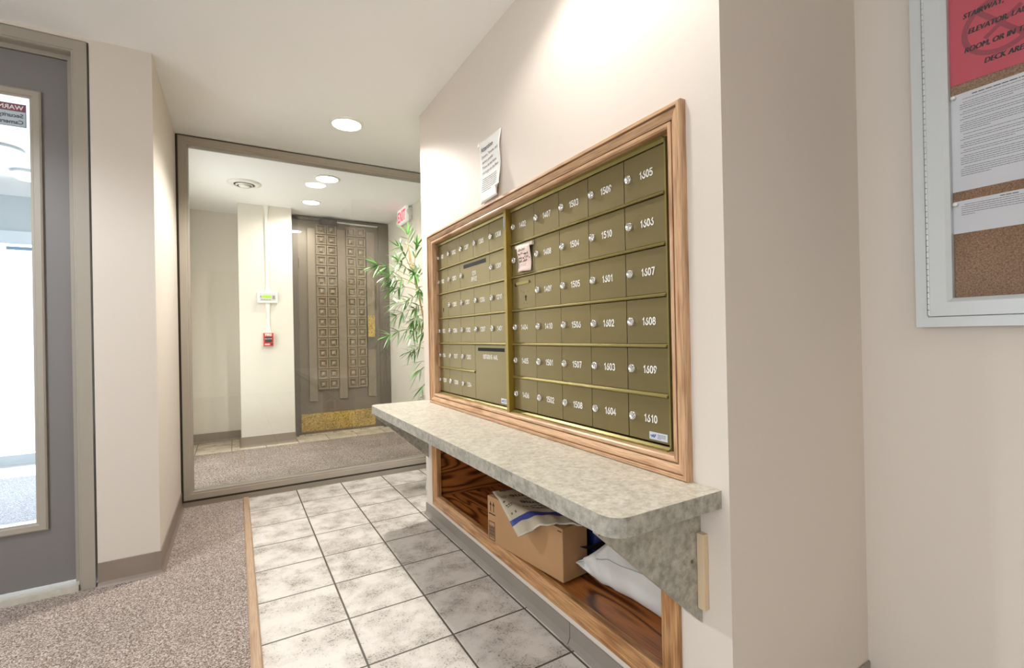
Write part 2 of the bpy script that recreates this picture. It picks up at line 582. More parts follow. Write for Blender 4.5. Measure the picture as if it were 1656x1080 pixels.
GL = {
    '0': [_arc(.3, .5, .26, .48, 90, 450, 20)],
    '1': [[(.12, .76), (.34, .98), (.34, .02)]],
    '2': [_arc(.3, .7, .25, .28, 170, -30, 10) + [(.05, .02), (.57, .02)]],
    '3': [_arc(.28, .74, .23, .24, 150, -80, 9) + _arc(.28, .26, .27, .25, 85, -150, 10)],
    '4': [[(.44, .02), (.44, .98), (.03, .28), (.6, .28)]],
    '5': [[(.52, .98), (.12, .98), (.07, .55)] + _arc(.28, .32, .27, .30, 130, -145, 12)],
    '6': [[(.44, .96), (.12, .52)] + _arc(.3, .3, .25, .28, 150, 510, 18)],
    '7': [[(.05, .98), (.56, .98), (.22, .02)]],
    '8': [_arc(.3, .74, .21, .23, 90, 450, 16), _arc(.3, .27, .26, .25, 90, 450, 16)],
    '9': [[(.16, .04), (.48, .48)] + _arc(.3, .7, .25, .28, -30, 330, 18)],
    'O': [_arc(.32, .5, .29, .48, 90, 450, 20)],
    'U': [[(.06, .98), (.06, .35)] + _arc(.32, .30, .26, .28, 180, 360, 10) + [(.58, .98)]],
    'T': [[(.02, .98), (.60, .98)], [(.31, .98), (.31, .02)]],
    'G': [_arc(.34, .5, .30, .48, 50, 320, 14) + [(.62, .45), (.38, .45)]],
    'C': [_arc(.34, .5, .30, .48, 50, 310, 14)],
    'I': [[(.2, .98), (.2, .02)]],
    'N': [[(.06, .02), (.06, .98), (.56, .02), (.56, .98)]],
    'M': [[(.04, .02), (.04, .98), (.34, .3), (.64, .98), (.64, .02)]],
    'A': [[(.02, .02), (.32, .98), (.62, .02)], [(.13, .34), (.51, .34)]],
    'L': [[(.08, .98), (.08, .02), (.5, .02)]],
    'F': [[(.54, .98), (.08, .98), (.08, .02)], [(.08, .54), (.46, .54)]],
    'E': [[(.56, .98), (.08, .98), (.08, .02), (.56, .02)], [(.08, .54), (.48, .54)]],
    ' ': [],
}
GW = {'1': .5, 'I': .4, 'M': .7, 'G': .7, 'T': .62, ' ': .4}


def stroke_text(mb, pl, s, x, y, h, w=0.12, d=0.0005, center=False, gap=.2, mi=0, xs=1.0):
    """Single-line engraved lettering of height h, stroke w*h."""
    tot = sum(GW.get(c, .6) + gap for c in s) - gap
    cx = x - (tot * h * xs / 2 if center else 0)
    hw = w * h / 2
    for c in s:
        for li, line in enumerate(GL[c]):
            pts = [Vector((cx + a * h * xs, y + b * h)) for a, b in line]
            closed = (pts[0] - pts[-1]).length < 1e-6
            if closed:
                pts = pts[:-1]
            m = len(pts)
            vs = []
            for i in range(m):
                p = pts[i]
                d1 = (p - pts[i - 1]).normalized() if (i or closed) else None
                d2 = (pts[(i + 1) % m] - p).normalized() if (i < m - 1 or closed) else None
                if d1 is None:
                    p = p - d2 * hw * .8
                if d2 is None:
                    p = p + d1 * hw * .8
                d1, d2 = d1 or d2, d2 or d1
                n1, n2 = Vector((-d1.y, d1.x)), Vector((-d2.y, d2.x))
                bis = n1 + n2
                bis = bis / max(.35, bis.dot(n1)) if bis.length > 1e-3 else n1
                for sg_ in (-1, 1):
                    q = p + bis * (hw * sg_)
                    vs.append(pl.p(q.x, q.y, d + .0003 * li))
            k = m if closed else m - 1
            mb.add(vs, [(2 * i, (2 * i + 2) % (2 * m), (2 * i + 3) % (2 * m), 2 * i + 1) for i in range(k)], mi)
        cx += (GW.get(c, .6) + gap) * h * xs


def word_lines(mb, pl, x, y, w, n, pitch, th, seed, mi=0, d=0.0006, last=0.4, lead=0.0):
    """Rows of small print too fine to read: dashes the length of words."""
    rnd = random.Random(seed)
    for i in range(n):
        yy = y - i * pitch
        xx = x + (lead if i == 0 else 0)
        end = x + w * (rnd.uniform(.92, 1.0) if i < n - 1 else last)
        while xx < end - th:
            L = min(rnd.uniform(1.5, 7) * th, end - xx)
            mb.add([pl.p(xx, yy, d), pl.p(xx + L, yy, d), pl.p(xx + L, yy + th, d), pl.p(xx, yy + th, d)], [(0, 1, 2, 3)], mi)
            xx += L + th * 0.75


# ------------------------------------------------------------------ the setting: mail room
YW = 3.044                                   # front plane of the big window frame
YD = 2.07                                    # front plane of the left door frame
WX = 0.654                                   # wall with the notice board
YB = -4.0
XL = -3.7

struct('floor', B(-0.937, WX + .1, YB, YW + .02, -0.05, 0.0), M_TILE, 'pale mottled square floor tiles in the mail room')
struct('floor', B(XL, -0.973, YB, YD + .05, -0.05, 0.002).box(-1.34, -0.973, YD + .05, YW + .01, -0.05, 0.002), M_CARPET,
       'brown flecked carpet left of the oak strip')
struct('trim_1', MB().prism([(-0.973, -0.02), (-0.973, 0.006), (-0.967, 0.011), (-0.943, 0.011), (-0.937, 0.004), (-0.937, -0.02)], YB, YW, 'Y'),
       M_STRIP, 'long oak strip between the carpet and the tiles')
struct('ceiling', B(XL, WX + .1, YB, YW + .06, CEIL, CEIL + .1), M_CEIL, 'white ceiling over the mail room')
struct('wall_left', B(-1.545, -1.32, 2.067, YW + .10, 0, CEIL), M_WALL, 'beige corner pillar between the grey door and the window')
MY0, MY1 = 0.015, 2.09                       # the mail wall
HB = (0.150, 1.925, 0.735, 1.645)            # mailbox recess  y0 y1 z0 z1
HC = (0.200, 1.918, 0.135, 0.600)            # cubby opening
w = MB()
T = 0.10
w.box(0, T, MY0, MY1, HB[3], CEIL)
w.box(0, T, MY0, MY1, HC[3], HB[2])
w.box(0, T, MY0, MY1, 0, HC[2])
w.box(0, T, MY0, HB[0], HB[2], HB[3]).box(0, T, HB[1], MY1, HB[2], HB[3])
w.box(0, T, MY0, HC[0], HC[2], HC[3]).box(0, T, HC[1], MY1, HC[2], HC[3])
w.box(T, WX, MY0, MY0 + .08, 0, CEIL).box(T, WX, MY1 - .08, MY1, 0, CEIL)
struct('wall_right', w, M_WALL, 'beige wall that holds the mailboxes and the oak cubby')
struct('wall_right', B(WX, WX + .1, YB, MY0 + .05, 0, CEIL), M_WALL, 'beige wall behind the notice board')
struct('wall_right', B(WX - .009, WX + .1, MY0 + .05, 5.25, 0, CEIL2), M_FARWALL, 'cream side wall of the lobby with the exit sign')
# wall with the left door (opening -2.56 .. -1.56)
struct('wall_back', B(XL, -2.62, YD, YD + .16, 0, CEIL).box(-2.62, -1.545, YD, YD + .16, 2.43, CEIL), M_WALL, 'beige wall around the grey door')
# rest of the mail room behind the camera, with an unseen opening added to let light in
struct('wall_left', B(XL - .1, XL, YB, YD + .16, 0, .35).box(XL - .1, XL, YB, YD + .16, 2.25, CEIL).box(XL - .1, XL, YB, -2.85, .35, 2.25).box(XL - .1, XL, .45, YD + .16, .35, 2.25), M_WALL, 'beige far left wall of the mail room')
struct('wall_front', B(XL, WX + .1, YB - .1, YB, 0, CEIL), M_WALL, 'beige wall behind the camera')


def cove(mb, pts, h, n, mi=0, toe=0.016, th=0.004):
    """Vinyl cove base along a polyline on the floor; n is +1/-1 for the side the toe points to."""
    prof = [(0.0, h), (th, h - 0.001), (th, 0.022), (th + toe * 0.35, 0.009), (toe, 0.002), (toe, 0.0), (0, 0)]
    m = len(prof)
    vs = []
    N = len(pts)
    for i, p in enumerate(pts):
        p = Vector(p)
        d1 = (p - Vector(pts[i - 1])).normalized() if i else None
        d2 = (Vector(pts[i + 1]) - p).normalized() if i < N - 1 else None
        a = Vector((-(d1 or d2).y, (d1 or d2).x)) * n
        b = Vector((-(d2 or d1).y, (d2 or d1).x)) * n
        bis = (a + b)
        bis = bis / max(1e-6, bis.dot(a)) if bis.length > 1e-6 else a
        for r, z in prof:
            vs.append((p.x + bis.x * r, p.y + bis.y * r, z))
    fs = []
    for i in range(N - 1):
        for k in range(m):
            fs.append((i * m + k, i * m + (k + 1) % m, (i + 1) * m + (k + 1) % m, (i + 1) * m + k))
    fs.append(tuple(range(m)))
    fs.append(tuple((N - 1) * m + k for k in range(m)))
    return mb.add(vs, fs, mi)


struct('baseboard_left', cove(MB(), [(-1.545, 2.066), (-1.319, 2.066), (-1.319, YW - .004)], 0.108, -1), M_BASE,
       'brown vinyl base wrapping the corner pillar')
b1 = cove(MB(), [(-0.001, 0.6460), (-0.001, MY0 - .001), (WX - .001, MY0 - .001)], 0.072, -1)
struct('baseboard_right', b1, M_BASE3, 'grey vinyl base below the cubby, near piece')
b2 = cove(MB(), [(WX - .012, MY1 + .001), (-0.001, MY1 + .001), (-0.001, 0.6490)], 0.072, -1)
struct('baseboard_right', b2, M_BASE3, 'grey vinyl base below the cubby, far piece')

# ------------------------------------------------------------------ window_1
win = empty('window_1', (-0.33, YW, 0), 'big fixed window in a taupe frame looking into the lobby', None, None, 'structure')
B(-1.32, WX - .009, YW + .012, YW + .09, 0, 0.034).build('sill_base', M_FRAME, win)
B(-1.32, WX - .009, YW + .014, YW + .08, 0.034, 0.05).box(-1.32, -1.306, YW + .014, YW + .08, 0.05, CEIL - .001).box(-1.306, WX - .009, YW + .014, YW + .08, CEIL - .012, CEIL - .001).build('frame_gap', M_FRAMED, win)


def mitre_frame(mb, x0, x1, z0, z1, prof, y, axis='Y', mi=0, out=-1):
    """Moulded rectangular frame. prof: list of (inset from outer edge, depth toward the viewer). Lies in the plane axis = y."""
    m = len(prof)
    vs = []
    for (cx, cz, sx, sz) in ((x0, z0, 1, 1), (x1, z0, -1, 1), (x1, z1, -1, -1), (x0, z1, 1, -1)):
        for ins, dep in prof:
            a, b, c = cx + sx * ins, cz + sz * ins, y + out * dep
            vs.append((a, c, b) if axis == 'Y' else (c, a, b))
    return vs, m


def frame_rails(x0, x1, z0, z1, prof, y, names, mats, parent, axis='Y', out=-1, smooth=False):
    vs, m = mitre_frame(None, x0, x1, z0, z1, prof, y, axis, 0, out)
    res = []
    for s in range(4):
        a, b = s, (s + 1) % 4
        loc = vs[a * m:(a + 1) * m] + vs[b * m:(b + 1) * m]
        mb = MB()
        mb.add(loc, [(k, (k + 1) % m, m + (k + 1) % m, m + k) for k in range(m)] + [tuple(range(m - 1, -1, -1)), tuple(range(m, 2 * m))])
        res.append(mb.build(names[s], mats[s] if isinstance(mats, (list, tuple)) else mats, parent, smooth=smooth))
    return res


wp = [(0, -.07), (0, 0.0), (0.036, 0.0), (0.038, -0.004), (0.050, -0.004), (0.054, -0.012), (0.054, -.07)]
frame_rails(-1.306, WX - .012, 0.05, CEIL - .012, wp, YW, ['bottom_rail', 'side_rail', 'head_rail', 'side_rail'], M_FRAME, win)
B(-1.30, WX - .02, YW + .034, YW + .040, 0.07, CEIL - .03).build('glass_pane', M_GLASS, win)

# ------------------------------------------------------------------ door_1 on the left, with the vestibule behind it
d1 = empty('door_1', (-2.09, YD, 0), 'grey painted door with a tall glass panel', None, None, 'structure')
fp = [(0, -.12), (0, 0.0), (0.046, 0.0), (0.048, -0.004), (0.053, -0.004), (0.056, -0.012), (0.056, -0.05), (0.076, -0.05), (0.076, -.12)]
fr = MB()
vs, m_ = mitre_frame(None, -2.62, -1.554, -0.3, 2.432, fp, YD)
for s in (1, 2, 3):
    a, b = s, (s + 1) % 4
    loc = [list(p) for p in vs[a * m_:(a + 1) * m_] + vs[b * m_:(b + 1) * m_]]
    for p in loc:
        p[2] = max(p[2], 0.0)
    MB().add(loc, [(k, (k + 1) % m_, m_ + (k + 1) % m_, m_ + k) for k in range(m_)] + [tuple(range(m_ - 1, -1, -1)), tuple(range(m_, 2 * m_))]).build(
        'head_jamb' if s == 2 else 'side_jamb', M_FRAME, d1)
B(-2.55, -1.61, YD - .005, YD + .13, 0.0, 0.028).build('threshold', M_THRESH, d1)
DY = 2.125
lx0, lx1, lz0, lz1 = -2.42, -1.717, 0.279, 2.19
B(-2.545, -1.630, DY, DY + .044, 0.036, lz0 + .02).box(-2.545, -1.630, DY, DY + .044, lz1 - .02, 2.352).box(-2.545, lx0 + .02, DY, DY + .044, lz0 + .02, lz1 - .02).box(
    lx1 - .02, -1.630, DY, DY + .044, lz0 + .02, lz1 - .02).build('door_leaf', M_DOOR, d1)
frame_rails(lx0, lx1, lz0, lz1, [(0, -.03), (0, .010), (.006, .014), (.026, .013), (.030, .008), (.038, .006), (.040, -.03)], DY,
            ['glazing_bead'] * 4, M_FRAME, d1)
B(lx0 + .03, lx1 - .03, DY + .018, DY + .024, lz0 + .03, lz1 - .03).build('glass_pane', M_GLASS_D, d1)
MB().lathe([(.004, 0), (.026, 0), (.026, -.008), (.01, -.012), (.01, -.05), (.024, -.056), (.026, -.075), (.012, -.085)], (-2.48, DY, 1.0), 'Y', 24).build('door_knob', M_CHROME, d1, smooth=True)
# camera warning sticker stuck on the outer side of the glass, read from behind
sg = empty('warning_sticker', (-1.84, DY + .026, 2.08), 'security camera warning sticker seen from behind on the door glass', 'sticker')
sp = Plane((-1.771, DY + .017, 2.030), (-1, 0, 0), (0, 0, 1), (0, -1, 0))
mb = MB()
mb.add([sp.p(0, 0), sp.p(.24, 0), sp.p(.24, .1), sp.p(0, .1)], [(0, 1, 2, 3)], 0)
mb.add([sp.p(.003, .068, .0003), sp.p(.237, .068, .0003), sp.p(.237, .097, .0003), sp.p(.003, .097, .0003)], [(0, 1, 2, 3)], 1)
mb.add([sp.p(.003, .003, .0003), sp.p(.237, .003, .0003), sp.p(.237, .066, .0003), sp.p(.003, .066, .0003)], [(0, 1, 2, 3)], 2)
mb.build('sticker_sheet', [mat('sticker_grey', lin(120, 136, 150), .5), mat('sticker_red', lin(140, 70, 96), .5), mat('sticker_pale', lin(196, 210, 218), .5)], sg)
mp_ = Plane((-1.771, DY + .017, 2.030), (-1, 0, 0), (0, 0, 1), (0, -1, 0))
mb = MB()
ty = Plane((-1.780, DY + .0165, 2.030), (-1, 0, 0), (0, 0, 1), (0, -1, 0))
font_text(mb, ty, 'WARNING', .000, .074, .026, mi=0, off=.0007)
font_text(mb, ty, 'Security', .000, .040, .024, mi=1, off=.0006)
font_text(mb, ty, 'Cameras In Use', .000, .012, .024, mi=1, off=.0006)
mb.build('sticker_print', [M_WHITE_L, mat('sticker_ink', lin(84, 98, 110), .6)], sg)

# vestibule
VX0, VX1, VY1 = -3.6, -1.56, 5.35
struct('floor', B(VX0, VX1, YD + .1, 4.72, -.05, 0.004), M_VCARPET, 'grey mat on the vestibule floor')
struct('floor', B(VX0, VX1, 4.72, 5.9, -.05, 0.0), mat('vestibule_tile', lin(226, 228, 230), .5), 'pale tiles at the street door of the vestibule')
struct('ceiling', B(VX0, VX1, YD + .16, VY1 + .1, 2.46, 2.56), M_CEIL, 'white vestibule ceiling')
struct('wall_left', B(VX0 - .1, VX0, YD + .1, VY1 + .1, 0, 2.5), M_VEST, 'pale blue grey left wall of the vestibule')
struct('wall_right', B(VX1, VX1 + .1, YW + .09, VY1 + .1, 0, CEIL2), M_FARWALL, 'partition between the vestibule and the lobby')
struct('wall_back', B(VX0, VX1, VY1, VY1 + .1, 2.13, 2.5), M_VEST, 'pale blue grey header above the street door')
d3 = empty('door_3', (-2.5, VY1, 0), 'white framed glass street door at the end of the vestibule', None, None, 'structure')
B(VX0, VX1, VY1 - .03, VY1 + .06, 2.01, 2.13).build('head_rail', M_VESTW, d3)
B(VX0, VX1, VY1 - .02, VY1 + .05, 0.0, 0.085).build('bottom_rail', M_VESTW, d3)
B(VX0, VX0 + .06, VY1 - .02, VY1 + .05, .085, 2.01).build('side_rail', M_VESTW, d3)
B(-1.64, VX1, VY1 - .02, VY1 + .05, .085, 2.01).build('side_rail', M_VESTW, d3)
B(VX0 + .06, -1.64, VY1 + .01, VY1 + .016, .085, 2.01).build('glass_pane', M_GLASS_D, d3)
B(-2.78, -2.45, VY1 - .045, VY1 - .02, 1.955, 1.985).build('closer_arm', mat('steel_blue', lin(120, 150, 178), .4), d3)
struct('ground', B(-9, 3, 5.9, 22, -.06, -.01), M_BRIGHT_PAVING, 'overexposed paving outside the street door')
for i, (x, y, r, lab) in enumerate([(-2.40, 3.92, .12, 'round flush ceiling light in the vestibule, nearer to the glass door'),
                                    (-2.41, 4.48, .085, 'smaller round flush ceiling light further inside the vestibule')]):
    e = empty('vestibule_ceiling_light', (x, y, 2.46), lab, 'ceiling light', 'vestibule ceiling lights')
    MB().lathe([(r * .2, 0), (r * 1.12, 0), (r * 1.12, -.02), (r, -.024)], (x, y, 2.46), seg=36).build('base_ring', mat('pale_steel', lin(170, 180, 188), .4), e, smooth=False)
    MB().lathe([(r * .98, -.022), (r * .9, -.045), (r * .6, -.062), (r * .1, -.07)], (x, y, 2.46), seg=36).build('lens', M_LENS, e, smooth=True)

# ------------------------------------------------------------------ lobby behind the window
struct('floor', B(VX1 + .1, WX - .009, YW + .09, 5.45, -.05, 0.0), M_TILE2, 'cream floor tiles in the lobby')
c = B(-1.46, 0.55, YW + .09, 4.69, 0.0, 0.007).build('lobby_carpet', M_CARPET2)
tag(c, 'grey brown carpet lying behind the big window', 'carpet')
struct('ceiling', B(VX1 + .1, WX, YW + .06, 5.45, CEIL2, CEIL2 + .1).box(VX1 + .1, WX, YW + .05, YW + .09, CEIL - .005, CEIL2), M_CEIL, 'white lobby ceiling')
struct('wall_back', B(-1.46, -0.46, 5.33, 5.43, 0, CEIL2), M_FARWALL, 'pale end wall left of the lobby column')
struct('wall_back', B(-0.962, -0.463, 4.84, 5.33, 0, CEIL2), M_FARWALL, 'cream column that carries the alarm panel')
struct('baseboard_back', cove(MB(), [(-1.46, 5.329), (-0.963, 5.329), (-0.963, 4.839), (-0.462, 4.839), (-.462, 5.10)], 0.102, -1), M_BASE2,
       'brown vinyl base around the lobby column')
struct('wall_back', B(-0.463, WX, 5.14, 5.30, 2.47, CEIL2), M_BRONZED, 'dark strip above the carved door')

d2 = empty('door_2', (0.1, 5.10, 0), 'bronze painted carved door with a brass kick plate', None, None, 'structure')
D2 = 5.10
B(-0.462, -0.380, D2 - .02, D2 + .12, 0, 2.475).box(-0.462, WX - .010, D2 - .02, D2 + .12, 2.44, 2.475).box(0.52, WX - .010, D2 - .02, D2 + .12, 0, 2.44).build('door_frame', M_BRONZED, d2)
B(-0.380, 0.52, D2, D2 + .045, 0.012, 2.44).build('door_leaf', M_BRONZE, d2)
B(-0.40, 0.54, D2 - .03, D2 + .1, 0.0, 0.012).build('threshold', M_TILE2, d2)
for x0, x1, z0, z1 in ((-.284, -.198, .380, 2.352), (.040, .133, .388, 2.358), (.370, .466, .388, 2.36)):
    B(x0, x1, D2 - .022, D2, z0, z1).build('raised_plank', M_BRONZEP, d2, bevel=.003)
for x0, x1 in ((-.195, .036), (.137, .362)):
    mb = MB()
    mb.box(x0, x1, D2 - .012, D2, .505, 2.405)
    n_r = 16
    ph, pw_ = (2.403 - .507) / n_r, (x1 - x0) / 2
    for i in range(2):
        for j in range(n_r):
            cx, cz = x0 + pw_ * (i + .5), .507 + ph * (j + .5)
            rings = [(.50, .010), (.475, .010), (.455, .036), (.36, .036), (.28, .010), (.19, .010), (.15, .036), (.08, .040)]
            vs_ = []
            for r_, dp in rings:
                for sx, sz in ((-1, -1), (1, -1), (1, 1), (-1, 1)):
                    vs_.append((cx + sx * r_ * pw_, D2 - dp, cz + sz * r_ * ph))
            fs_ = [(k * 4 + q, k * 4 + (q + 1) % 4, (k + 1) * 4 + (q + 1) % 4, (k + 1) * 4 + q) for k in range(len(rings) - 1) for q in range(4)]
            fs_.append(tuple((len(rings) - 1) * 4 + q for q in range(4)))
            mb.add(vs_, fs_)
    mb.build('carved_column', M_CARVE, d2)
kp = MB().box(-.372, .452, D2 - .004, D2, .040, .240)
kp.build('kick_plate', M_BRASS, d2)['label'] = 'worn brass kick plate'
B(.378, .458, D2 - .028, D2 - .022, 1.10, 1.36).build('push_plate', M_BRASS, d2)['label'] = 'brass push plate'
B(.378, .458, D2 - .027, D2 - .022, .95, 1.10).build('lower_plate', M_BRONZED, d2)
B(-.15, .03, D2 - .10, D2, 2.395, 2.455).build('closer_body', mat('closer_dark', lin(62, 54, 46), .5), d2, bevel=.006)
MB().tube([(-.02, D2 - .075, 2.43), (.50, D2 - .06, 2.425)], .009, 8).build('closer_arm', mat('closer_bright', lin(206, 214, 212), .25, metal=.6), d2)
for z in (.55, 1.25, 1.95):
    MB().lathe([(.008, -.05), (.008, .05)], (-.380, D2 - .012, z), seg=12).build('hinge', M_BRONZED, d2)

# devices on the column
CY = 4.84
cd = empty('cable_cover', (-.70, CY, 1.6), 'white flat cable cover running up the lobby column', 'cable cover')


def flared(z0, z1, wf0, wf1, xc=-.703, x1=None):
    p = []
    w_ = .0115
    x1 = xc if x1 is None else x1
    L = [(xc - wf0, z0), (xc - w_, z0 + .10 if wf0 > w_ else z0), (x1 - w_, z1 - .10 if wf1 > w_ else z1), (x1 - wf1, z1)]
    Rr = [(x1 + wf1, z1), (x1 + w_, z1 - .10 if wf1 > w_ else z1), (xc + w_, z0 + .10 if wf0 > w_ else z0), (xc + wf0, z0)]
    return MB().prism(L + Rr, CY - .014, CY, 'Y')


flared(1.588, CEIL2, .024, .024, -.704, -.706).build('upper_channel', M_WHITE, cd)
flared(1.163, 1.472, .024, .022, -.703).build('lower_channel', M_WHITE, cd)
pn = empty('alarm_panel', (-.706, CY, 1.53), 'white alarm panel with a green display on the lobby column', 'alarm panel')
B(-.80, -.613, CY - .032, CY, 1.472, 1.588).build('housing', M_WHITE, pn, bevel=.004)
B(-.778, -.630, CY - .034, CY - .03, 1.495, 1.572).build('face_plate', mat('panel_face', lin(206, 204, 200), .4), pn)
B(-.755, -.672, CY - .036, CY - .033, 1.524, 1.550).build('display', M_LCD, pn)['label'] = 'lit green display'
M_BTN = mat('panel_button', lin(150, 138, 134), .5)
for k in range(4):
    B(-.766 + k * .024, -.750 + k * .024, CY - .037, CY - .033, 1.500, 1.508).build('button', M_BTN, pn)
B(-.660, -.638, CY - .037, CY - .033, 1.512, 1.548).build('button', M_BTN, pn)
B(-.774, -.762, CY - .037, CY - .033, 1.530, 1.542).build('button', M_BTN, pn)
fa = empty('fire_alarm_pull', (-.706, CY, 1.09), 'red fire alarm pull station below the alarm panel', 'fire alarm')
B(-.758, -.654, CY - .040, CY, 1.020, 1.164).build('backplate', mat('alarm_edge', lin(210, 190, 184), .4), fa, bevel=.004)
B(-.752, -.660, CY - .050, CY - .038, 1.026, 1.160).build('body', M_REDINK, fa, bevel=.004)
B(-.738, -.674, CY - .058, CY - .048, 1.066, 1.122).build('pull_bar', mat('pull_dark', lin(44, 42, 42), .4), fa, bevel=.003)['label'] = 'black pull bar'
fpn = Plane((-.706, CY - .0505, 1.09), (1, 0, 0), (0, 0, 1), (0, -1, 0))
mb = MB()
font_text(mb, fpn, 'FIRE', 0, .040, .034, align='CENTER', off=.0012)
fp2 = Plane((-.706, CY - .0585, 1.09), (1, 0, 0), (0, 0, 1), (0, -1, 0))
font_text(mb, fp2, 'PULL DOWN', 0, .006, .011, align='CENTER', off=.0003)
mb.add([fpn.p(-.034, -.052, .001), fpn.p(.012, -.052, .001), fpn.p(.012, -.042, .001), fpn.p(-.034, -.042, .001)], [(0, 1, 2, 3)])
mb.build('lettering', M_WHITE_L, fa)
MB().lathe([(.009, 0), (.009, -.004)], (-.676, CY - .050, 1.044), 'Y', 16).build('key_lock', M_INK, fa)

# exit sign on the side wall
ex = empty('exit_sign', (WX - .009, 4.31, 2.41), 'white exit sign with pink red letters high on the lobby wall', 'exit sign')
XS = WX - .009
B(.600, XS, 4.17, 4.45, 2.335, 2.470).build('housing', M_WHITE, ex, bevel=.01)
B(.572, .602, 4.155, 4.465, 2.322, 2.482).build('face', M_EXITF, ex, bevel=.006)
el_ = Plane((.5715, 4.31, 2.345), (0, -1, 0), (0, 0, 1), (-1, 0, 0))
mb = MB()
font_text(mb, el_, 'EXIT', 0, 0, .155, align='CENTER', off=.004, xs=.86, d=.001)
mb.build('letters', M_EXITR, ex)['label'] = 'glowing pink red letters'
MB().lathe([(.03, 0), (.045, .01), (.05, .04), (.02, .06)], (.62, 4.15, 2.42), 'Y', 20).build('lamp_head', M_WHITE, ex, smooth=True)
MB().lathe([(.02, 0), (.04, .02), (.035, .05), (.02, .06)], (.61, 4.47, 2.36), 'Y', 20).build('lamp_head', M_WHITE, ex, smooth=True)

# ceiling fittings
def downlight(x, y, z, r, label, grp):
    e = empty('recessed_light', (x, y, z), label, 'ceiling light', grp)
    MB().lathe([(r, .0), (r * 1.20, .0), (r * 1.20, -.006), (r * 1.04, -.010), (r, -.004)], (x, y, z), seg=40, cap=False).build('trim_ring', M_WHITE, e, smooth=True)
    MB().lathe([(r * 1.01, -.002), (r * .9, -.007), (r * .1, -.012)], (x, y, z), seg=40).build('lens', M_LENS, e, smooth=True)
    return e


downlight(-.37, 2.405, CEIL, .085, 'bright round recessed light in front of the big window', 'recessed lights of the mail room')
downlight(-.34, .39, CEIL, .085, 'recessed light above the counter', 'recessed lights of the mail room')
downlight(-.32, -1.86, CEIL, .085, 'recessed light behind the camera', 'recessed lights of the mail room')
for x_, y_ in NEAR_LIGHTS[3:]:
    downlight(x_, y_, CEIL, .085, 'recessed light near the far left wall, %s the door' % ('close to' if y_ > 0 else 'added for fill, away from'), 'recessed lights of the mail room')
downlight(FAR_LIGHTS[0][0], FAR_LIGHTS[0][1], CEIL2, .088, 'recessed lobby light nearer to the big window', 'recessed lights of the lobby')
downlight(FAR_LIGHTS[1][0], FAR_LIGHTS[1][1], CEIL2, .078, 'recessed lobby light in front of the carved door', 'recessed lights of the lobby')
ve = empty('round_air_vent', (-.91, 4.14, CEIL2), 'round white air vent in the lobby ceiling', 'air vent')
vc = (-.91, 4.14, CEIL2)
MB().lathe([(.085, -.014), (.10, -.016), (.135, -.006), (.138, 0), (.09, 0)], vc, seg=48, cap=False).build('rim', M_WHITE, ve, smooth=True)
MB().lathe([(.088, -.001), (.01, -.001)], vc, seg=48).build('dark_throat', M_BLACK, ve)
MB().lathe([(.058, -.020), (.070, -.012), (.072, -.016), (.060, -.026)], vc, seg=48, cap=False).build('louvre_ring', M_WHITE, ve, smooth=True)
MB().lathe([(.044, -.018), (.046, -.024), (.036, -.032), (.01, -.036)], vc, seg=48).build('centre_cone', M_WHITE, ve, smooth=True)

# ------------------------------------------------------------------ mailboxes
ROWS = [1.613, 1.472, 1.331, 1.190, 1.048, .909, .768]
XP = .030


def number_plane(yl, z):
    return Plane((XP - .0035, yl, z), (0, -1, 0), (0, 0, 1), (-1, 0, 0))


def lock(parent, y, z):
    mb = MB()
    mb.lathe([(.0130, 0), (.0130, -.006), (.0118, -.009), (.0102, -.010), (.0098, -.0075), (.0005, -.0075)], (XP - .0035, y, z), 'X', 24, cap=False)
    mb.build('lock', M_CHROME, parent, smooth=True)['label'] = 'round chrome lock'


def slot_box(mb, y0, y1, z0, z1, mi):
    mb.box(XP - .0038, XP - .002, y0, y1, z0, z1, mi)


def mail_door(unit, y0, y1, z0, z1, text, kind='door'):
    """y0 > y1 (left to right as read)."""
    g = .0016
    o = B(XP - .003, XP + .02, y1 + g, y0 - g, z0 + .0055, z1 - .0065).build('mailbox_door', M_OLIVE, unit, bevel=.0008, seg=1)
    # recessed shelf-like rail below each door
    pl = number_plane(y0, z0)
    wd = y0 - y1
    if kind == 'door':
        lock(o, y0 - .024, z0 + .071)
        mb = MB()
        stroke_text(mb, pl, text, .065, .060, .0205, w=.17, gap=.18, xs=.86)
        mb.build('number', M_WHITE_L, o)
        o['label'] = 'olive mailbox door numbered ' + text
    return o


def mailbox_unit(name, cols, label, side_far, side_near):
    y_l, y_r = cols[0], cols[-1]
    u = empty(name, (XP, (y_l + y_r) / 2, ROWS[-1]), label, 'mailboxes', 'apartment mailbox units')
    # housing: dark inside sheet behind the doors, and side returns
    mb = MB()
    mb.box(XP + .018, XP + .05, y_r, y_l, ROWS[-1] - .02, ROWS[0] + .02, 0)
    mb.build('housing', M_BLACK, u)
    return u


LC = [1.912, 1.757, 1.592, 1.427, 1.256, 1.090]
RC = [1.048, .873, .706, .540, .370, .2125]
uL = mailbox_unit('mailbox_unit', LC, 'olive metal mailbox unit with outgoing mail slot, further from the notice board', 1, 0)
uR = mailbox_unit('mailbox_unit', RC, 'olive metal mailbox unit numbered 1402 to 1610, nearer to the notice board', 1, 0)


def rail(u, y0, y1, z, h=.0085, out=.010):
    MB().prism([(XP + .005, z - h * .55), (XP - out, z - h * .55), (XP - out - .0015, z - h * .1), (XP - .0035, z + h * .55), (XP + .005, z + h * .55)], y0, y1, 'Y').build('shelf_rail', M_OLIVE_B, u)


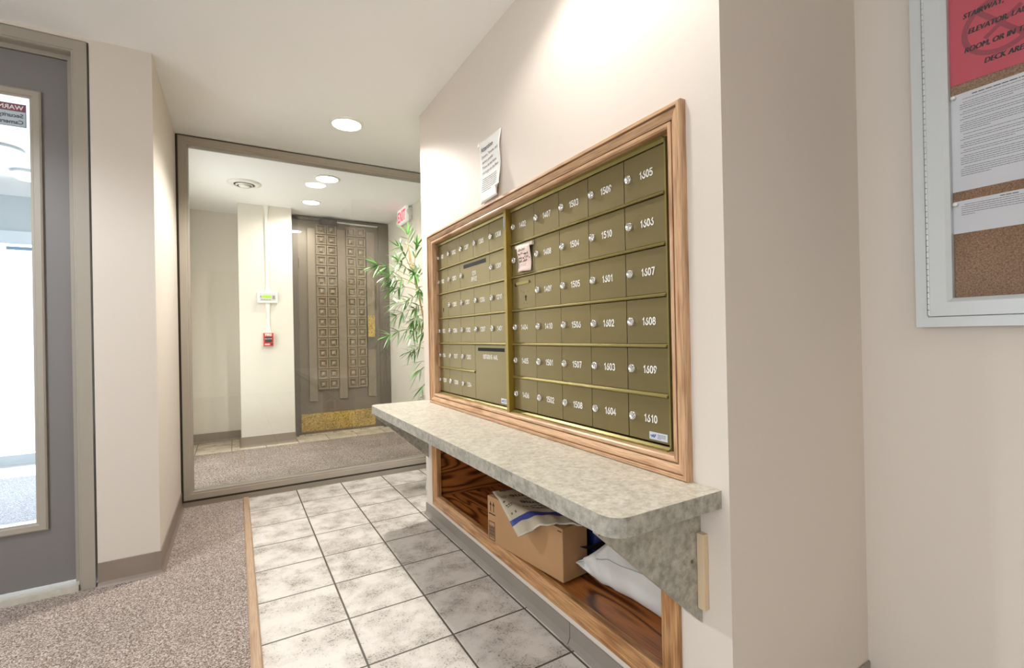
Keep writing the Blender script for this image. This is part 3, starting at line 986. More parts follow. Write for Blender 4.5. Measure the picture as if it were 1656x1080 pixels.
grid_L = [['101', '102', '', '103', '104', '1201'], ['1202', '1203', '1205', '1206', '1207', '1208'],
          ['1209', None, '1301', '1302', '1303', '1304'], ['1305', None, '1306', '1307', None, None],
          ['1308', '1309', '1310', '1401', None, None]]
grid_R = [['1402', '1403', '', '1404', '1405', '1406'], ['1407', '1408', '1409', '1410', '1501', '1502'],
          ['1503', '1504', '1505', '1506', '1507', '1508'], ['1509', '1510', '1601', '1602', '1603', '1604'],
          ['1605', '1606', '1607', '1608', '1609', '1610']]
for u, cols, grid in ((uL, LC, grid_L), (uR, RC, grid_R)):
    for ci in range(5):
        for ri in range(6):
            t = grid[ci][ri]
            if t is None:
                continue
            y0, y1 = cols[ci], cols[ci + 1]
            z1, z0 = ROWS[ri], ROWS[ri + 1]
            if t == '':
                o = mail_door(u, y0, y1, z0, z1, '', 'blank')
                o['label'] = 'olive mailbox door without lock or number'
                mb = MB()
                cy = y0 - .105 if u is uR else y0 - .085
                mb.lathe([(.0062, 0), (.0062, -.0006)], (XP - .0032, cy, z0 + .052), 'X', 16)
                mb.box(XP - .0038, XP - .003, cy - .003, cy + .003, z0 + .036, z0 + .048)
                if u is uR:
                    mb.lathe([(.0085, 0), (.0085, -.0006)], (XP - .0032, y0 - .028, z0 + .108), 'X', 16)
                mb.build('lock_hole', M_BLACK, o)
                if u is uR:
                    mb = MB()
                    for dy, dz in ((.028, .077), (.068, .079), (.085, .072), (.118, .074), (.088, .028), (.112, .024)):
                        mb.lathe([(.0022, 0), (.0022, -.0012)], (XP - .0032, y0 - dy, z0 + dz), 'X', 8)
                    mb.box(XP - .0075, XP - .003, y0 - .135, y0 - .035, z0 + .105, z0 + .116)
                    mb.build('rivets', M_OLIVE_B, o)
                else:
                    B(XP - .006, XP - .003, y0 - .105, y0 - .045, z0 + .118, z0 + .121).build('label_rail', M_OLIVE_B, o)
            else:
                mail_door(u, y0, y1, z0, z1, t)
# office door spanning two columns, row 2, and the outgoing slot
o = mail_door(uL, LC[2], LC[4], ROWS[2], ROWS[1], '', 'blank')
o['label'] = 'wide office mailbox door with a slot'
pl = number_plane(LC[2], ROWS[2])
mb = MB()
stroke_text(mb, pl, '1210', .170, .058, .020, w=.15, center=True, gap=.14, xs=.8)
stroke_text(mb, pl, 'OFFICE', .170, .028, .020, w=.15, center=True, gap=.12, xs=.8)
mb.build('number', M_WHITE_L, o)
mb = MB()
slot_box(mb, LC[2] - .300, LC[2] - .048, ROWS[2] + .103, ROWS[2] + .122, 0)
mb.build('mail_slot', M_BLACK, o)['label'] = 'black letter slot'
lock(o, LC[2] - .024, ROWS[2] + .071)
o = B(XP - .003, XP + .02, LC[5] + .0016, LC[3] - .0016, ROWS[6] + .0055, ROWS[4] - .0065).build('outgoing_door', M_OLIVE, uL, bevel=.0008, seg=1)
o['label'] = 'large outgoing mail door with a slot'
pl = number_plane(LC[3], ROWS[4])
mb = MB()
stroke_text(mb, pl, 'OUTGOING MAIL', .163, -.072, .0195, w=.15, center=True, gap=.14, xs=.82)
mb.build('number', M_WHITE_L, o)
mb = MB()
slot_box(mb, LC[3] - .298, LC[3] - .034, ROWS[4] - .036, ROWS[4] - .020, 0)
mb.build('mail_slot', M_BLACK, o)['label'] = 'black letter slot'
for k in range(1, 6):
    z = ROWS[k]
    rail(uR, RC[5] + .001, RC[0] + .003, z)
    rail(uL, LC[5] + .001 if k != 5 else LC[3], LC[0] + .003, z)
for u, cols in ((uL, LC), (uR, RC)):
    MB().prism([(XP + .01, ROWS[6]), (XP - .004, ROWS[6]), (XP - .012, ROWS[6] - .006), (XP - .020, ROWS[6] - .006), (XP - .020, ROWS[6] - .016), (XP + .01, ROWS[6] - .016)],
               cols[5] - .004, cols[0] + .004, 'Y').build('bottom_rail', M_OLIVE_B, u)
    MB().prism([(XP + .01, ROWS[0] - .004), (XP - .006, ROWS[0] - .004), (XP - .008, ROWS[0] + .006), (XP - .018, ROWS[0] + .008), (XP - .018, ROWS[0] + .016), (XP + .01, ROWS[0] + .016)],
               cols[5] - .004, cols[0] + .004, 'Y').build('top_rail', M_OLIVE_B, u)
B(XP - .026, XP + .02, LC[0], LC[0] + .010, ROWS[6] - .016, ROWS[0] + .016).build('side_return', M_GOLD, uL)
B(0.0, XP + .02, 1.061, 1.071, ROWS[6] - .016, ROWS[0] + .016).box(XP - .004, XP + .02, 1.0712, LC[5], ROWS[6] - .016, ROWS[0] + .016).build('side_return', M_OLIVE_B, uL)
B(0.0, XP + .02, RC[0] + .002, 1.0605, ROWS[6] - .016, ROWS[0] + .016).build('side_return', M_GOLD, uR)
B(XP - .005, XP + .02, RC[5] - .006, RC[5], ROWS[6] - .016, ROWS[0] + .016).build('side_return', M_OLIVE_B, uR)
B(-.0012, 0.0, 1.0605, 1.0660, 1.545, 1.590).build('blue_tag', mat('tag_blue', lin(120, 160, 214), .4), uL)


def maker_label(parent, y, z, w_, h_):
    o = B(XP - .0045, XP - .003, y - w_, y, z, z + h_).build('maker_label', mat('label_silver', lin(206, 214, 222), .35, metal=.2), parent)
    lp = Plane((XP - .0048, y, z), (0, -1, 0), (0, 0, 1), (-1, 0, 0))
    mb = MB()
    font_text(mb, lp, 'AF', w_ * .13, h_ * .30, h_ * .62, off=.0006, d=.0003, mi=0, shear=.2)
    mb.add([lp.p(w_ * .05, h_ * .52, .0003), lp.p(w_ * .13, h_ * .38, .0003), lp.p(w_ * .13, h_ * .66, .0003)], [(0, 1, 2)], 0)
    word_lines(mb, lp, w_ * .46, h_ * .72, w_ * .48, 4, h_ * .17, h_ * .07, 3, mi=1, d=.0003)
    mb.build('label_print', [M_BLUE, M_INKG], o)


maker_label(uR, .286, .780, .066, .021)
maker_label(uL, 1.166, .782, .056, .022)

# oak surround
MF = (.117, 1.952, .703, 1.678)
sf = empty('mailbox_surround', (0, 1.03, .703), 'moulded oak frame around the mailboxes, above the counter', 'wood frame')
mprof = [(0, -.001), (0, .018), (.003, .0225), (.011, .0230), (.0125, .0220), (.0130, .0110), (.0155, .0110), (.0160, .0180), (.022, .0180), (.030, .0135), (.037, .0085), (.0375, .0005), (.0400, .0005), (.0405, .0095), (.044, .0110), (.050, .0105),
         (.0545, .006), (.0555, -.010), (.0555, -.028), (.045, -.028), (.045, -.001)]
frame_rails(MF[0], MF[1], MF[2], MF[3], mprof, 0.0, ['bottom_rail', 'side_rail', 'top_rail', 'side_rail'], [M_OAK_H, M_OAK_V, M_OAK_H, M_OAK_V], sf, axis='X')

# notes on the mailboxes and wall
rc = empty('taped_receipt', (.02, .94, 1.4), 'small pink receipt with handwriting taped over mailbox 1403', 'note')


def receipt(u_, v_):
    y = .990 - .100 * u_
    z = 1.455 - .108 * (1 - v_) - .004 * u_
    x = .0195 + .004 * math.sin(v_ * 5) - .010 * math.sin(u_ * 3.1) * (1 - v_)
    return (x, y, z)


MB().grid(receipt, 8, 10).build('sheet', M_PINKP, rc, smooth=True, solid=.0004)
B(.0165, .0260, .875, 1.005, 1.444, 1.458).build('clear_tape', M_TAPE, rc)
mb = MB()
rnd = random.Random(4)
for k, (yy, n_) in enumerate(((1.436, 6), (1.419, 8), (1.403, 9), (1.390, 7))):
    px = .978
    for q_ in range(n_):
        pts = []
        for s_ in range(4):
            u_ = (.990 - px) / .100 + s_ * .018
            v_ = 1 - (1.455 - yy) / .108 + rnd.uniform(-.05, .05)
            a_ = receipt(min(u_, 1), v_)
            pts.append((a_[0] - .0012, a_[1], a_[2]))
        mb.tube(pts, .0009, 4)
        px -= .0095
mb.build('handwriting', M_INK, rc)
mb = MB()
for r_ in range(3):
    for c_ in range(3):
        if (r_ * 3 + c_) % 4 != 1:
            pass
word_lines(mb, Plane((.009, .982, 1.372), (0, -1, 0), (0, 0, 1), (-1, 0, 0)), 0, 0, .08, 3, .006, .0018, 9)
mb.build('small_print', M_INKG, rc)

pa = empty('paper_notice', (0, 1.16, 1.83), 'white paper notice headed Attention, taped to the wall above the mailboxes', 'paper')


def notice(u_, v_):
    y = 1.268 - .200 * u_ + .012 * (v_ - .5) * (1 - u_) * 0
    z = 1.694 + .284 * v_
    x = -.003 - .022 * (u_ ** 3) * (1 - v_ ** 2) * (0.6 + .4 * math.sin(v_ * 9)) - .004 * math.sin(v_ * 8 + u_ * 3)
    if u_ > .86 and v_ < .12:
        x -= .02 * (u_ - .86) / .14
    return (x - .003, y - .010 * (1 - v_) * u_, z)


MB().grid(notice, 14, 20).build('sheet', M_PAPER_W, pa, smooth=True, solid=.0005)


class Curved(Plane):
    def __init__(self, fn, w_, h_, x_off):
        self.fn, self.w, self.h, self.xo = fn, w_, h_, x_off

    def p(self, x, y, d=0.0):
        a = self.fn(min(max(x / self.w, 0), 1), min(max(y / self.h, 0), 1))
        return Vector((a[0] - self.xo - d, a[1], a[2]))


cp = Curved(notice, .200, .284, .0010)
mb = MB()
font_text(mb, cp, 'Attention', .020, .232, .030, off=.0006)
for k, s_ in enumerate(('Owners, Tenants, and', 'delivery people:', 'Please do not leave', 'packages on the floor.')):
    font_text(mb, cp, s_, .020, .203 - k * .023, .0185)
word_lines(mb, cp, .024, .108, .145, 7, .0098, .0028, 21, mi=1, last=.6)
mb.build('print', [M_INKG, M_INKG], pa)
B(-.0065, -.0025, 1.255, 1.285, 1.966, 1.985).build('tape_piece', M_TAPE, pa)

# ------------------------------------------------------------------ counter with brackets
CZ = .703
ct = empty('counter_shelf', (0, 1.04, .66), 'mottled grey beige laminate counter under the mailboxes', 'counter')
poly = []
rr = .045
for (cx, cy, a0) in ((-.342 + rr, .036 + rr, 180), (-.342 + rr, 2.055 - rr, 90)):
    pts = _arc(cx, cy, rr, rr, a0 + 90, a0, 8) if a0 == 180 else _arc(cx, cy, rr, rr, 180, 90, 8)
    poly += pts
poly = [(0.0, .036)] + _arc(-.342 + rr, .036 + rr, rr, rr, 270, 180, 8) + _arc(-.342 + rr, 2.055 - rr, rr, rr, 180, 90, 8) + [(0.0, 2.055)]
poly = poly[::-1]
n = len(poly)
mb = MB()
vs_ = [(x, y, CZ - .043) for x, y in poly] + [(x, y, CZ) for x, y in poly]
mb.add(vs_, [tuple(range(n, 2 * n)), tuple(range(n - 1, -1, -1))], 0)
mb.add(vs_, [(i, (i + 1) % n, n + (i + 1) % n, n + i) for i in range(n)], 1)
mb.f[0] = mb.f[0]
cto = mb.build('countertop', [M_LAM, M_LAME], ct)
for y0, y1 in ((.097, .116), (2.043, 2.062)):
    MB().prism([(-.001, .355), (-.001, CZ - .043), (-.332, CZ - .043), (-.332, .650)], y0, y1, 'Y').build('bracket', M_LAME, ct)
MB().lathe([(.0045, 0), (.0045, -.0015)], (-.036, .097, .517), 'Y', 14).build('screw', M_BRONZED, ct)
wb = tag(B(-.018, 0.0, .076, .0965, .398, .585).build('support_block', M_WOODBLK, bevel=.0015), 'cream painted wood batten beside the near counter bracket', 'wood batten')

# ------------------------------------------------------------------ oak cubby
cb = empty('storage_cubby', (0, 1.06, .135), 'oak lined open cubby in the wall under the counter', 'storage cubby')
sh = .155
B(0.0, .46, .200, 1.918, sh - .015, sh).build('shelf_board', M_OAK_S, cb)
B(.001, .46, 1.902, 1.918, sh, .60).build('side_panel', M_OAK_SX, cb)
B(.001, .46, .200, .216, sh, .60).build('side_panel', M_OAK_SX, cb)
B(.445, .46, .216, 1.902, sh, .60).build('back_panel', M_OAK_S, cb)
B(.0, .46, .200, 1.918, .600, .615).build('top_panel', M_OAK_S, cb)
cprof = [(0, -.001), (0, .011), (.003, .014), (.016, .0145), (.020, .012), (.026, .0125), (.046, .0125), (.050, .010), (.060, .009), (.063, .006), (.063, -.018), (.040, -.018), (.040, -.001)]
frame_rails(.163, 1.957, .100, .655, cprof, 0.0, ['bottom_trim', 'side_trim', 'top_trim', 'side_trim'], [M_OAK_CH, M_OAK_CV, M_OAK_CH, M_OAK_CV], cb, axis='X')

# ------------------------------------------------------------------ parcels
bx = empty('cardboard_box', (.028, .725, .166), 'brown cardboard box standing in the cubby', 'cardboard box')
a = Vector((.028, .725, 0))
uu = Vector((-.058, .490, 0)).normalized()
vv = Vector((uu.y, -uu.x, 0))
BL, BW, BH = .492, .130, .200


def bp(s, t, h):
    p = a + uu * s + vv * t
    return (p.x, p.y, .1665 + h)


mb = MB()
mb.add([bp(0, 0, 0), bp(BL, 0, 0), bp(BL, BW, 0), bp(0, BW, 0), bp(0, 0, BH), bp(BL, 0, BH), bp(BL, BW, BH), bp(0, BW, BH)],
       [(0, 1, 2, 3), (4, 7, 6, 5), (0, 4, 5, 1), (1, 5, 6, 2), (2, 6, 7, 3), (3, 7, 4, 0)])
mb.build('carton', M_CARD, bx, bevel=.003)
mb = MB()
fpl = Plane(bp(BL, 0, 0), tuple(-uu), (0, 0, 1), tuple(-vv))
# up arrows
for ax_ in (.026, .048):
    for q in ([(ax_ - .002, .135), (ax_ + .002, .135), (ax_ + .002, .165), (ax_ - .002, .165)],):
        mb.add([fpl.p(x, y, .001) for x, y in q], [(0, 1, 2, 3)])
    mb.add([fpl.p(ax_ - .008, .163, .001), fpl.p(ax_ + .008, .163, .001), fpl.p(ax_, .182, .001)], [(0, 1, 2)])
mb.add([fpl.p(x, y, .001) for x, y in ((.012, .122), (.062, .122), (.062, .127), (.012, .127))], [(0, 1, 2, 3)])
# bar code panel
for x0, x1, y0, y1 in ((.010, .056, .008, .011), (.010, .056, .088, .091), (.010, .0125, .008, .091), (.0535, .056, .008, .091), (.010, .056, .070, .072), (.010, .056, .020, .022)):
    mb.add([fpl.p(x, y, .001) for x, y in ((x0, y0), (x1, y0), (x1, y1), (x0, y1))], [(0, 1, 2, 3)])
for k in range(9):
    yk = .025 + k * .0049
    mb.add([fpl.p(x, y, .001) for x, y in ((.014, yk), (.052, yk), (.052, yk + (.0030 if k % 3 else .0018)), (.014, yk + (.0030 if k % 3 else .0018)))], [(0, 1, 2, 3)])
mb.add([fpl.p(x, y, .001) for x, y in ((BL - .026, .186), (BL - .004, .186), (BL - .004, .190), (BL - .026, .190))], [(0, 1, 2, 3)])
mb.build('printing', M_INK, bx)
tp = Plane(bp(BL, 0, BH), tuple(-uu), tuple(vv), (0, 0, 1))
mb = MB()
mb.add([tp.p(x, y, .0012) for x, y in ((0.01, .012), (.07, .012), (.07, .118), (.01, .118))], [(0, 1, 2, 3)])
mb.build('packing_label', mat('label_grey', lin(150, 140, 124), .5), bx)

ml = empty('bubble_mailer', (0.03, 1.0, .37), 'off white bubble mailer with blue bands lying on the cardboard box', 'mailer')
PA, PB, PC, PD = Vector((0.0, 1.222, .385)), Vector((-.080, .850, .318)), Vector((.165, .655, .392)), Vector((.235, 1.15, .392))


def mailer(u_, v_):
    """u from the far end (A) to the near droopy end (B), v from the front edge into the cubby."""
    p = PA.lerp(PB, u_).lerp(PD.lerp(PC, u_), v_)
    edge = min(u_, 1 - u_, v_, 1 - v_)
    puff = .006 * min(1, edge * 9)
    wr = .0045 * math.sin(v_ * 34 + u_ * 5) * max(0, (u_ - .78) / .22) + .002 * math.sin(u_ * 23) * math.sin(v_ * 17)
    t_in = (Vector((p.x, p.y, 0)) - a).dot(vv)
    p.z = .374 + min(0.0, t_in + .01) * .62
    arch = .010 * math.sin(u_ * math.pi) * (1 - v_)
    outw = -.012 * math.sin(u_ * math.pi * .8) * (1 - v_)
    jag = .006 * math.sin(v_ * 21) * (1 if u_ > .97 else 0)
    return (p.x + outw + .0, p.y - jag, p.z + puff + max(-.002, wr) + arch)


mb = MB()
NU, NV = 48, 26
vsm = [mailer(i / NU, j / NV) for j in range(NV + 1) for i in range(NU + 1)]
for j in range(NV):
    for i in range(NU):
        u_ = (i + .5) / NU
        mi = 1 if (.80 - .03 < u_ < .86) or u_ < .035 else 0
        mb.v, mb.f, mb.m = mb.v, mb.f, mb.m
        k = j * (NU + 1) + i
        mb.f.append((k, k + 1, k + NU + 2, k + NU + 1))
        mb.m.append(mi)
mb.v = [tuple(p) for p in vsm]
mb.build('envelope', [M_MAILER, M_BLUE], ml, smooth=True, solid=.006)


class MailP(Plane):
    def __init__(self):
        pass

    def p(self, x, y, d=0.0):
        # reading direction is rotated half a turn: x runs from deep to front edge, y from near end to far end
        v_ = 1 - x
        u_ = y
        a_ = Vector(mailer(u_, v_))
        return a_ + Vector((0, 0, .0045 + d))


mpl = MailP()
mb = MB()


def mtext(s, x, y, size, mi=0, off=0.0):
    # size as a share of mailer width; text upright when seen from behind
    cu = bpy.data.curves.new('txt', 'FONT')
    cu.body = s
    cu.size = 1
    cu.offset = off
    ob = bpy.data.objects.new('txt', cu)
    COL.objects.link(ob)
    dg = bpy.context.evaluated_depsgraph_get()
    me = bpy.data.meshes.new_from_object(ob.evaluated_get(dg), depsgraph=dg)
    L_, W_ = .42, .28
    mb.add([mpl.p(x + v.co.x * size / W_, y + v.co.y * size / L_, 0) for v in me.vertices], [tuple(p.vertices)[::-1] for p in me.polygons], mi)
    bpy.data.objects.remove(ob)
    bpy.data.curves.remove(cu)
    bpy.data.meshes.remove(me)


mtext('prime', .36, .27, .054, 0, .02)
mtext('prime', .34, .49, .048, 0, .02)
mtext('Please recycle this mailer', .10, .40, .016, 0, .03)
mtext('Plastic film recycling', .14, .67, .018, 0, .035)
mtext('clean and dry', .42, .62, .018, 0, .03)
for u0, v0, du, dv in ((.08, .10, .05, .12), (.32, .04, .02, .09), (.36, .05, .015, .07), (.53, .04, .02, .09), (.57, .05, .015, .07), (.68, .05, .03, .02), (.68, .10, .03, .02), (.44, .03, .03, .03)):
    ws = 3
    for k in range(ws):
        vv0 = v0 + dv * k / ws
        pts = [(u0, vv0), (u0 + du, vv0), (u0 + du, vv0 + dv / ws * .7), (u0, vv0 + dv / ws * .7)]
        mb.add([Vector(mailer(*p)) + Vector((0, 0, .0045)) for p in pts], [(0, 1, 2, 3)])
# recycling mark
ringp = []
for k in range(18):
    t0, t1 = k / 18 * 6.283, (k + .75) / 18 * 6.283
    q = [(.10 + .045 * math.cos(t0), .42 + .06 * math.sin(t0)), (.10 + .045 * math.cos(t1), .42 + .06 * math.sin(t1)),
         (.10 + .030 * math.cos(t1), .42 + .040 * math.sin(t1)), (.10 + .030 * math.cos(t0), .42 + .040 * math.sin(t0))]
    mb.add([Vector(mailer(*p)) + Vector((0, 0, .0045)) for p in q], [(0, 1, 2, 3)])
mb.build('printing', M_INK, ml)

bl = MB()


def pill(cx, cy, cz, hx, hy, hz, rz, nu=40, nv=20, ex=.35, crimp=0.0, wr=0.0, seed=1):
    rnd = random.Random(seed)
    ph = [rnd.uniform(0, 6) for _ in range(6)]
    c_, s_ = math.cos(rz), math.sin(rz)

    def sg(v, e):
        return math.copysign(abs(v) ** e, v)

    def fn(u_, v_):
        th_ = u_ * 2 * math.pi
        fi = (v_ - .5) * math.pi
        x = sg(math.cos(fi), .55) * sg(math.cos(th_), .75)
        z = sg(math.cos(fi), .55) * sg(math.sin(th_), .75)
        y = sg(math.sin(fi), .8)
        x *= 1 - .22 * abs(y) ** 3
        z *= 1 - .35 * abs(y) ** 4
        w_ = wr * (math.sin(6 * y + 3 * x + ph[0]) * math.sin(4 * th_ + ph[1]) + .5 * math.sin(15 * y + ph[2] + 5 * z))
        x, z = x * (1 + w_), z * (1 + w_ * .7)
        if z < 0:
            z = max(z * 1.0, -1)
        X, Y, Z = x * hx, y * hy, z * hz
        return (cx + X * c_ - Y * s_, cy + X * s_ + Y * c_, cz + Z)
    return fn, nu, nv


pb = empty('poly_mailer', (.25, .43, .157), 'white plastic parcel bag lying in the near end of the cubby', 'parcel bag')
def sack(u_, v_):
    """v runs from the crimped far end (0) to the near end (1); u goes round the section."""
    y = .716 - .501 * v_
    grow = min(1, v_ / .22) ** .8
    bot = .226 - (.226 - .1585) * min(1, v_ / .16) ** .7
    top = .244 + .096 * grow - .05 * max(0, v_ - .75) ** 2 * 4
    xf = .118 + .012 * min(1, v_ / .2)
    xb = .175 + .215 * grow
    end = max(.02, 1 - max(0, (v_ - .9) / .1) ** 2 * .98)
    cx, cz = (xf + xb) / 2, (top + bot) / 2
    a_ = u_ * 2 * math.pi
    ca, sa = math.cos(a_), math.sin(a_)
    q = .62
    ex_ = math.copysign(abs(ca) ** q, ca)
    ez = math.copysign(abs(sa) ** q, sa)
    wr = .008 * math.sin(9 * v_ + 3.0 * a_) * (1 - .4 * v_) + .007 * abs(math.sin(26 * v_ + 2 * a_ + 2 * math.sin(a_ * 3))) * max(0, 1 - v_ * 2.4) + .003 * math.sin(17 * v_ - 4 * a_)
    hx = (xb - xf) / 2 * end + wr
    hz = (top - bot) / 2 * end + wr * (.6 if sa > 0 else 0)
    sk = .035 * sa * (1 - grow)
    return (cx + ex_ * hx + sk, y + .012 * math.sin(a_ * 2) * (1 - grow), cz + ez * hz)


o = MB().grid(sack, 72, 60).build('bag', M_POLY, pb, smooth=True)
mb = MB()
seam = []
for k in range(30):
    v_ = .12 + .8 * k / 29
    p_ = sack(.455 + .02 * math.sin(v_ * 7), v_)
    seam.append((p_[0] - .001, p_[1], p_[2]))
mb.tube(seam, .0014, 5)
mb.build('seam', mat('poly_seam', lin(176, 176, 174), .5), pb, smooth=True)
lip = [sack(k / 24, 0.0) for k in range(25)]
MB().tube(lip, .0035, 6).build('rolled_lip', M_POLY, pb, smooth=True)


sml = Plane((.134, .325, .172), (0, -1, 0), (0, 0, 1), (-1, 0, 0))
mb = MB()
for x0, x1, y0, y1 in ((0, .004, 0, .055), (0, .07, .051, .055), (0, .07, 0, .004)):
    mb.add([sml.p(x, y, .004) for x, y in ((x0, y0), (x1, y0), (x1, y1), (x0, y1))], [(0, 1, 2, 3)])
mb.build('label_outline', M_INK, pb)
fn, nu, nv = pill(.345, .78, .262, .06, .055, .10, R(-8), 40, 24, wr=.04, seed=8)
nb = empty('navy_parcel', (.245, .812, .157), 'dark navy parcel bag standing behind the cardboard box', 'parcel bag')
fn, nu, nv = pill(.245, .812, .2945, .058, .080, .136, R(3), 40, 24, wr=.04, seed=8)
MB().grid(fn, nu, nv).build('bag', M_NAVY, nb, smooth=True)

kb = empty('black_plastic_bag', (.24, .69, .25), 'pointed black plastic bag corner between the cardboard box and the white parcel bag', 'plastic bag')


def corner(u_, v_):
    h = .003 + .050 * u_ ** .9
    zc = .283 - .030 * math.sin(u_ * 2.6) + .030 * u_ ** 3
    return (.108 + .225 * u_, .722 - .012 * math.sin(u_ * 3) + .035 * u_ * v_, zc + h * (v_ - .25))


MB().grid(corner, 24, 8).build('bag', mat('black_plastic', lin(20, 20, 24), .3), kb, smooth=True, solid=.003)

# ------------------------------------------------------------------ notice board
BX = WX - .040
nbd = empty('notice_board', (WX, -.62, 1.085), 'aluminium framed cork notice board with a hinged glass door', 'notice board')
by0, by1, bz0, bz1 = -1.12, -.1345, 1.085, 2.06
frame_rails(by0, by1, bz0, bz1, [(0, -.039), (0, .0), (.026, .0), (.028, -.004), (.028, -.039)], BX, ['outer_rail'] * 4, M_ALU, nbd, axis='X')
dpf = [(0, -.012), (0, .002), (.036, .002), (.040, -.001), (.046, -.006), (.047, -.020), (0, -.020)]
frame_rails(by0 + .0285, by1 - .0295, bz0 + .0285, bz1 - .0295, dpf, BX, ['door_rail'] * 4, M_ALU, nbd, axis='X')
B(WX - .016, WX, by0 + .03, by1 - .03, bz0 + .03, bz1 - .03).build('cork_panel', M_CORK, nbd)
B(BX + .012, BX + .014, by0 + .06, by1 - .06, bz0 + .06, bz1 - .06).build('glass_pane', mat_glass('board_glass', (1, 1, 1, 1), .5), nbd)
mb = MB()
z = bz0 + .03
k = 0
while z < bz1 - .03:
    mb.lathe([(.0032, .0008), (.0032, .0148)], (BX - .0015, by1 - .0288, z), seg=10, mi=0)
    z += .0156
    k += 1
mb.build('piano_hinge', M_ALU, nbd, smooth=False)
B(BX - .0008, BX, by1 - .033, by1 - .0245, bz0 + .03, bz1 - .03).build('hinge_gap', M_ALUD, nbd)
B(BX - .0008, BX, by1 - .055, by1 - .032, bz0 + .062, bz0 + .078).build('old_tape', M_TAPE, nbd)
XC = WX - .0165
rs = empty('red_sign', (XC, -.35, 1.75), 'red laminated sign with bold black capitals on the cork board', 'sign')
rsp = Plane((XC - .001, -.190, 1.716), (0, -1, 0), (0, 0, 1), (-1, 0, 0))
MB().add([rsp.p(-.02, 0), rsp.p(.34, -.005), rsp.p(.34, .28), rsp.p(-.02, .28)], [(0, 1, 2, 3)]).build('sheet', M_RED, rs, solid=.0008)
mb = MB()
for k in range(48):
    t0, t1 = k / 48 * 6.2832, (k + 1) / 48 * 6.2832
    c0 = (.116, .115)
    q = [(c0[0] + r_ * math.cos(t_), c0[1] + r_ * math.sin(t_) * 1.0) for r_, t_ in ((.072, t0), (.072, t1), (.060, t1), (.060, t0))]
    mb.add([rsp.p(x, y, .0009) for x, y in q], [(0, 1, 2, 3)])
mb.add([rsp.p(x, y, .0010) for x, y in ((.072, .160), (.080, .168), (.160, .072), (.152, .064))], [(0, 1, 2, 3)])
mb.add([rsp.p(x, y, .0008) for x, y in ((.085, .095), (.150, .145), (.156, .137), (.091, .087))], [(0, 1, 2, 3)])
mb.build('faded_symbol', M_REDD, rs)
mb = MB()
for s_, x, y in (('STAIRWAY, GARAGE,', .047, .161), ('ELEVATOR, LAUNDRY', .056, .118), ('ROOM, OR IN THE', .048, .073), ('DECK AREA', .085, .029)):
    for k in range(4):
        font_text(mb, rsp, s_, x + k * .00055, y, .0185, shear=.25, d=.0014 + k * .00012, xs=.80)
mb.build('lettering', M_INK, rs)
for (z0, z1, nm, lab, seed) in ((1.436, 1.689, 'rules_sheet', 'white sheet of dense small print pinned below the red sign', 3),
                                (1.327, 1.411, 'rules_sheet', 'short white sheet with one paragraph, lowest on the cork board', 8)):
    e = empty(nm, (XC, -.4, (z0 + z1) / 2), lab, 'paper')
    pp = Plane((XC - .001, -.188, z0), (0, -1, 0), (0, 0, 1), (-1, 0, 0))
    h_ = z1 - z0
    MB().add([pp.p(0, 0), pp.p(.34, .003), pp.p(.34, h_ + .004), pp.p(0, h_)], [(0, 1, 2, 3)]).build('sheet', M_PAPER, e, solid=.0006)
    mb = MB()
    if h_ > .2:
        word_lines(mb, pp, .064, h_ - .0095, .16, 1, .01, .0021, 5, mi=1, d=.0009, last=1)
        y = h_ - .0165
        for i_, nl in enumerate((1, 4, 2, 2, 5, 1, 2, 3, 2, 5, 5)):
            word_lines(mb, pp, .040, y, .285, nl, .0052, .0013, seed + i_, mi=0, d=.0009, last=(.5, .35, .9, .45, .2, .6)[i_ % 6] if nl > 1 else .96, lead=.006)
            y -= nl * .0052 + .0036
    else:
        word_lines(mb, pp, .111, h_ - .0010 - .0045, .034, 1, .01, .0018, 5, mi=1, d=.0009, last=1)
        word_lines(mb, pp, .039, h_ - .0110, .285, 6, .0052, .0013, seed, mi=0, d=.0009, last=.09, lead=.006)
    mb.build('small_print', [M_INKG, M_INK], e)
    tk = MB().lathe([(.0008, -.001), (.0048, -.002), (.0048, -.0055), (.003, -.008), (.0055, -.011), (.004, -.0135)], (XC, -.2175, z1 - .008), 'X', 18)
    tag(tk.build('push_pin', M_WHITE, smooth=True), 'clear white push pin in the corner of the %s sheet' % ('tall small print' if h_ > .2 else 'short lower'), 'push pin', 'push pins on the cork board')

# ------------------------------------------------------------------ bamboo plant in the nook
pt = empty('potted_bamboo', (.21, 2.47, 0), 'leafy bamboo plant in a tall white pot beside the window', 'potted plant')
px, py = .215, 2.47
MB().lathe([(.07, 0), (.082, .02), (.072, .10), (.070, .36), (.085, .46), (.118, .54), (.128, .61), (.115, .66), (.105, .665), (.100, .63), (.02, .63)], (px, py, 0), seg=40).build('pot', M_POT, pt, smooth=True)
MB().lathe([(.104, .640), (.05, .648), (.005, .65)], (px, py, 0), seg=24).build('soil', M_SOIL, pt)
rnd = random.Random(11)
canes = [([(px, py, .62), (.19, 2.50, .95), (.155, 2.53, 1.25), (.105, 2.55, 1.50), (.075, 2.56, 1.68), (.055, 2.57, 1.76)], .0075),
         ([(px + .03, py + .02, .62), (.25, 2.52, 1.0), (.27, 2.55, 1.35), (.24, 2.60, 1.65)], .007),
         ([(px - .03, py - .03, .62), (.22, 2.40, .9), (.24, 2.33, 1.2), (.27, 2.30, 1.5)], .006)]
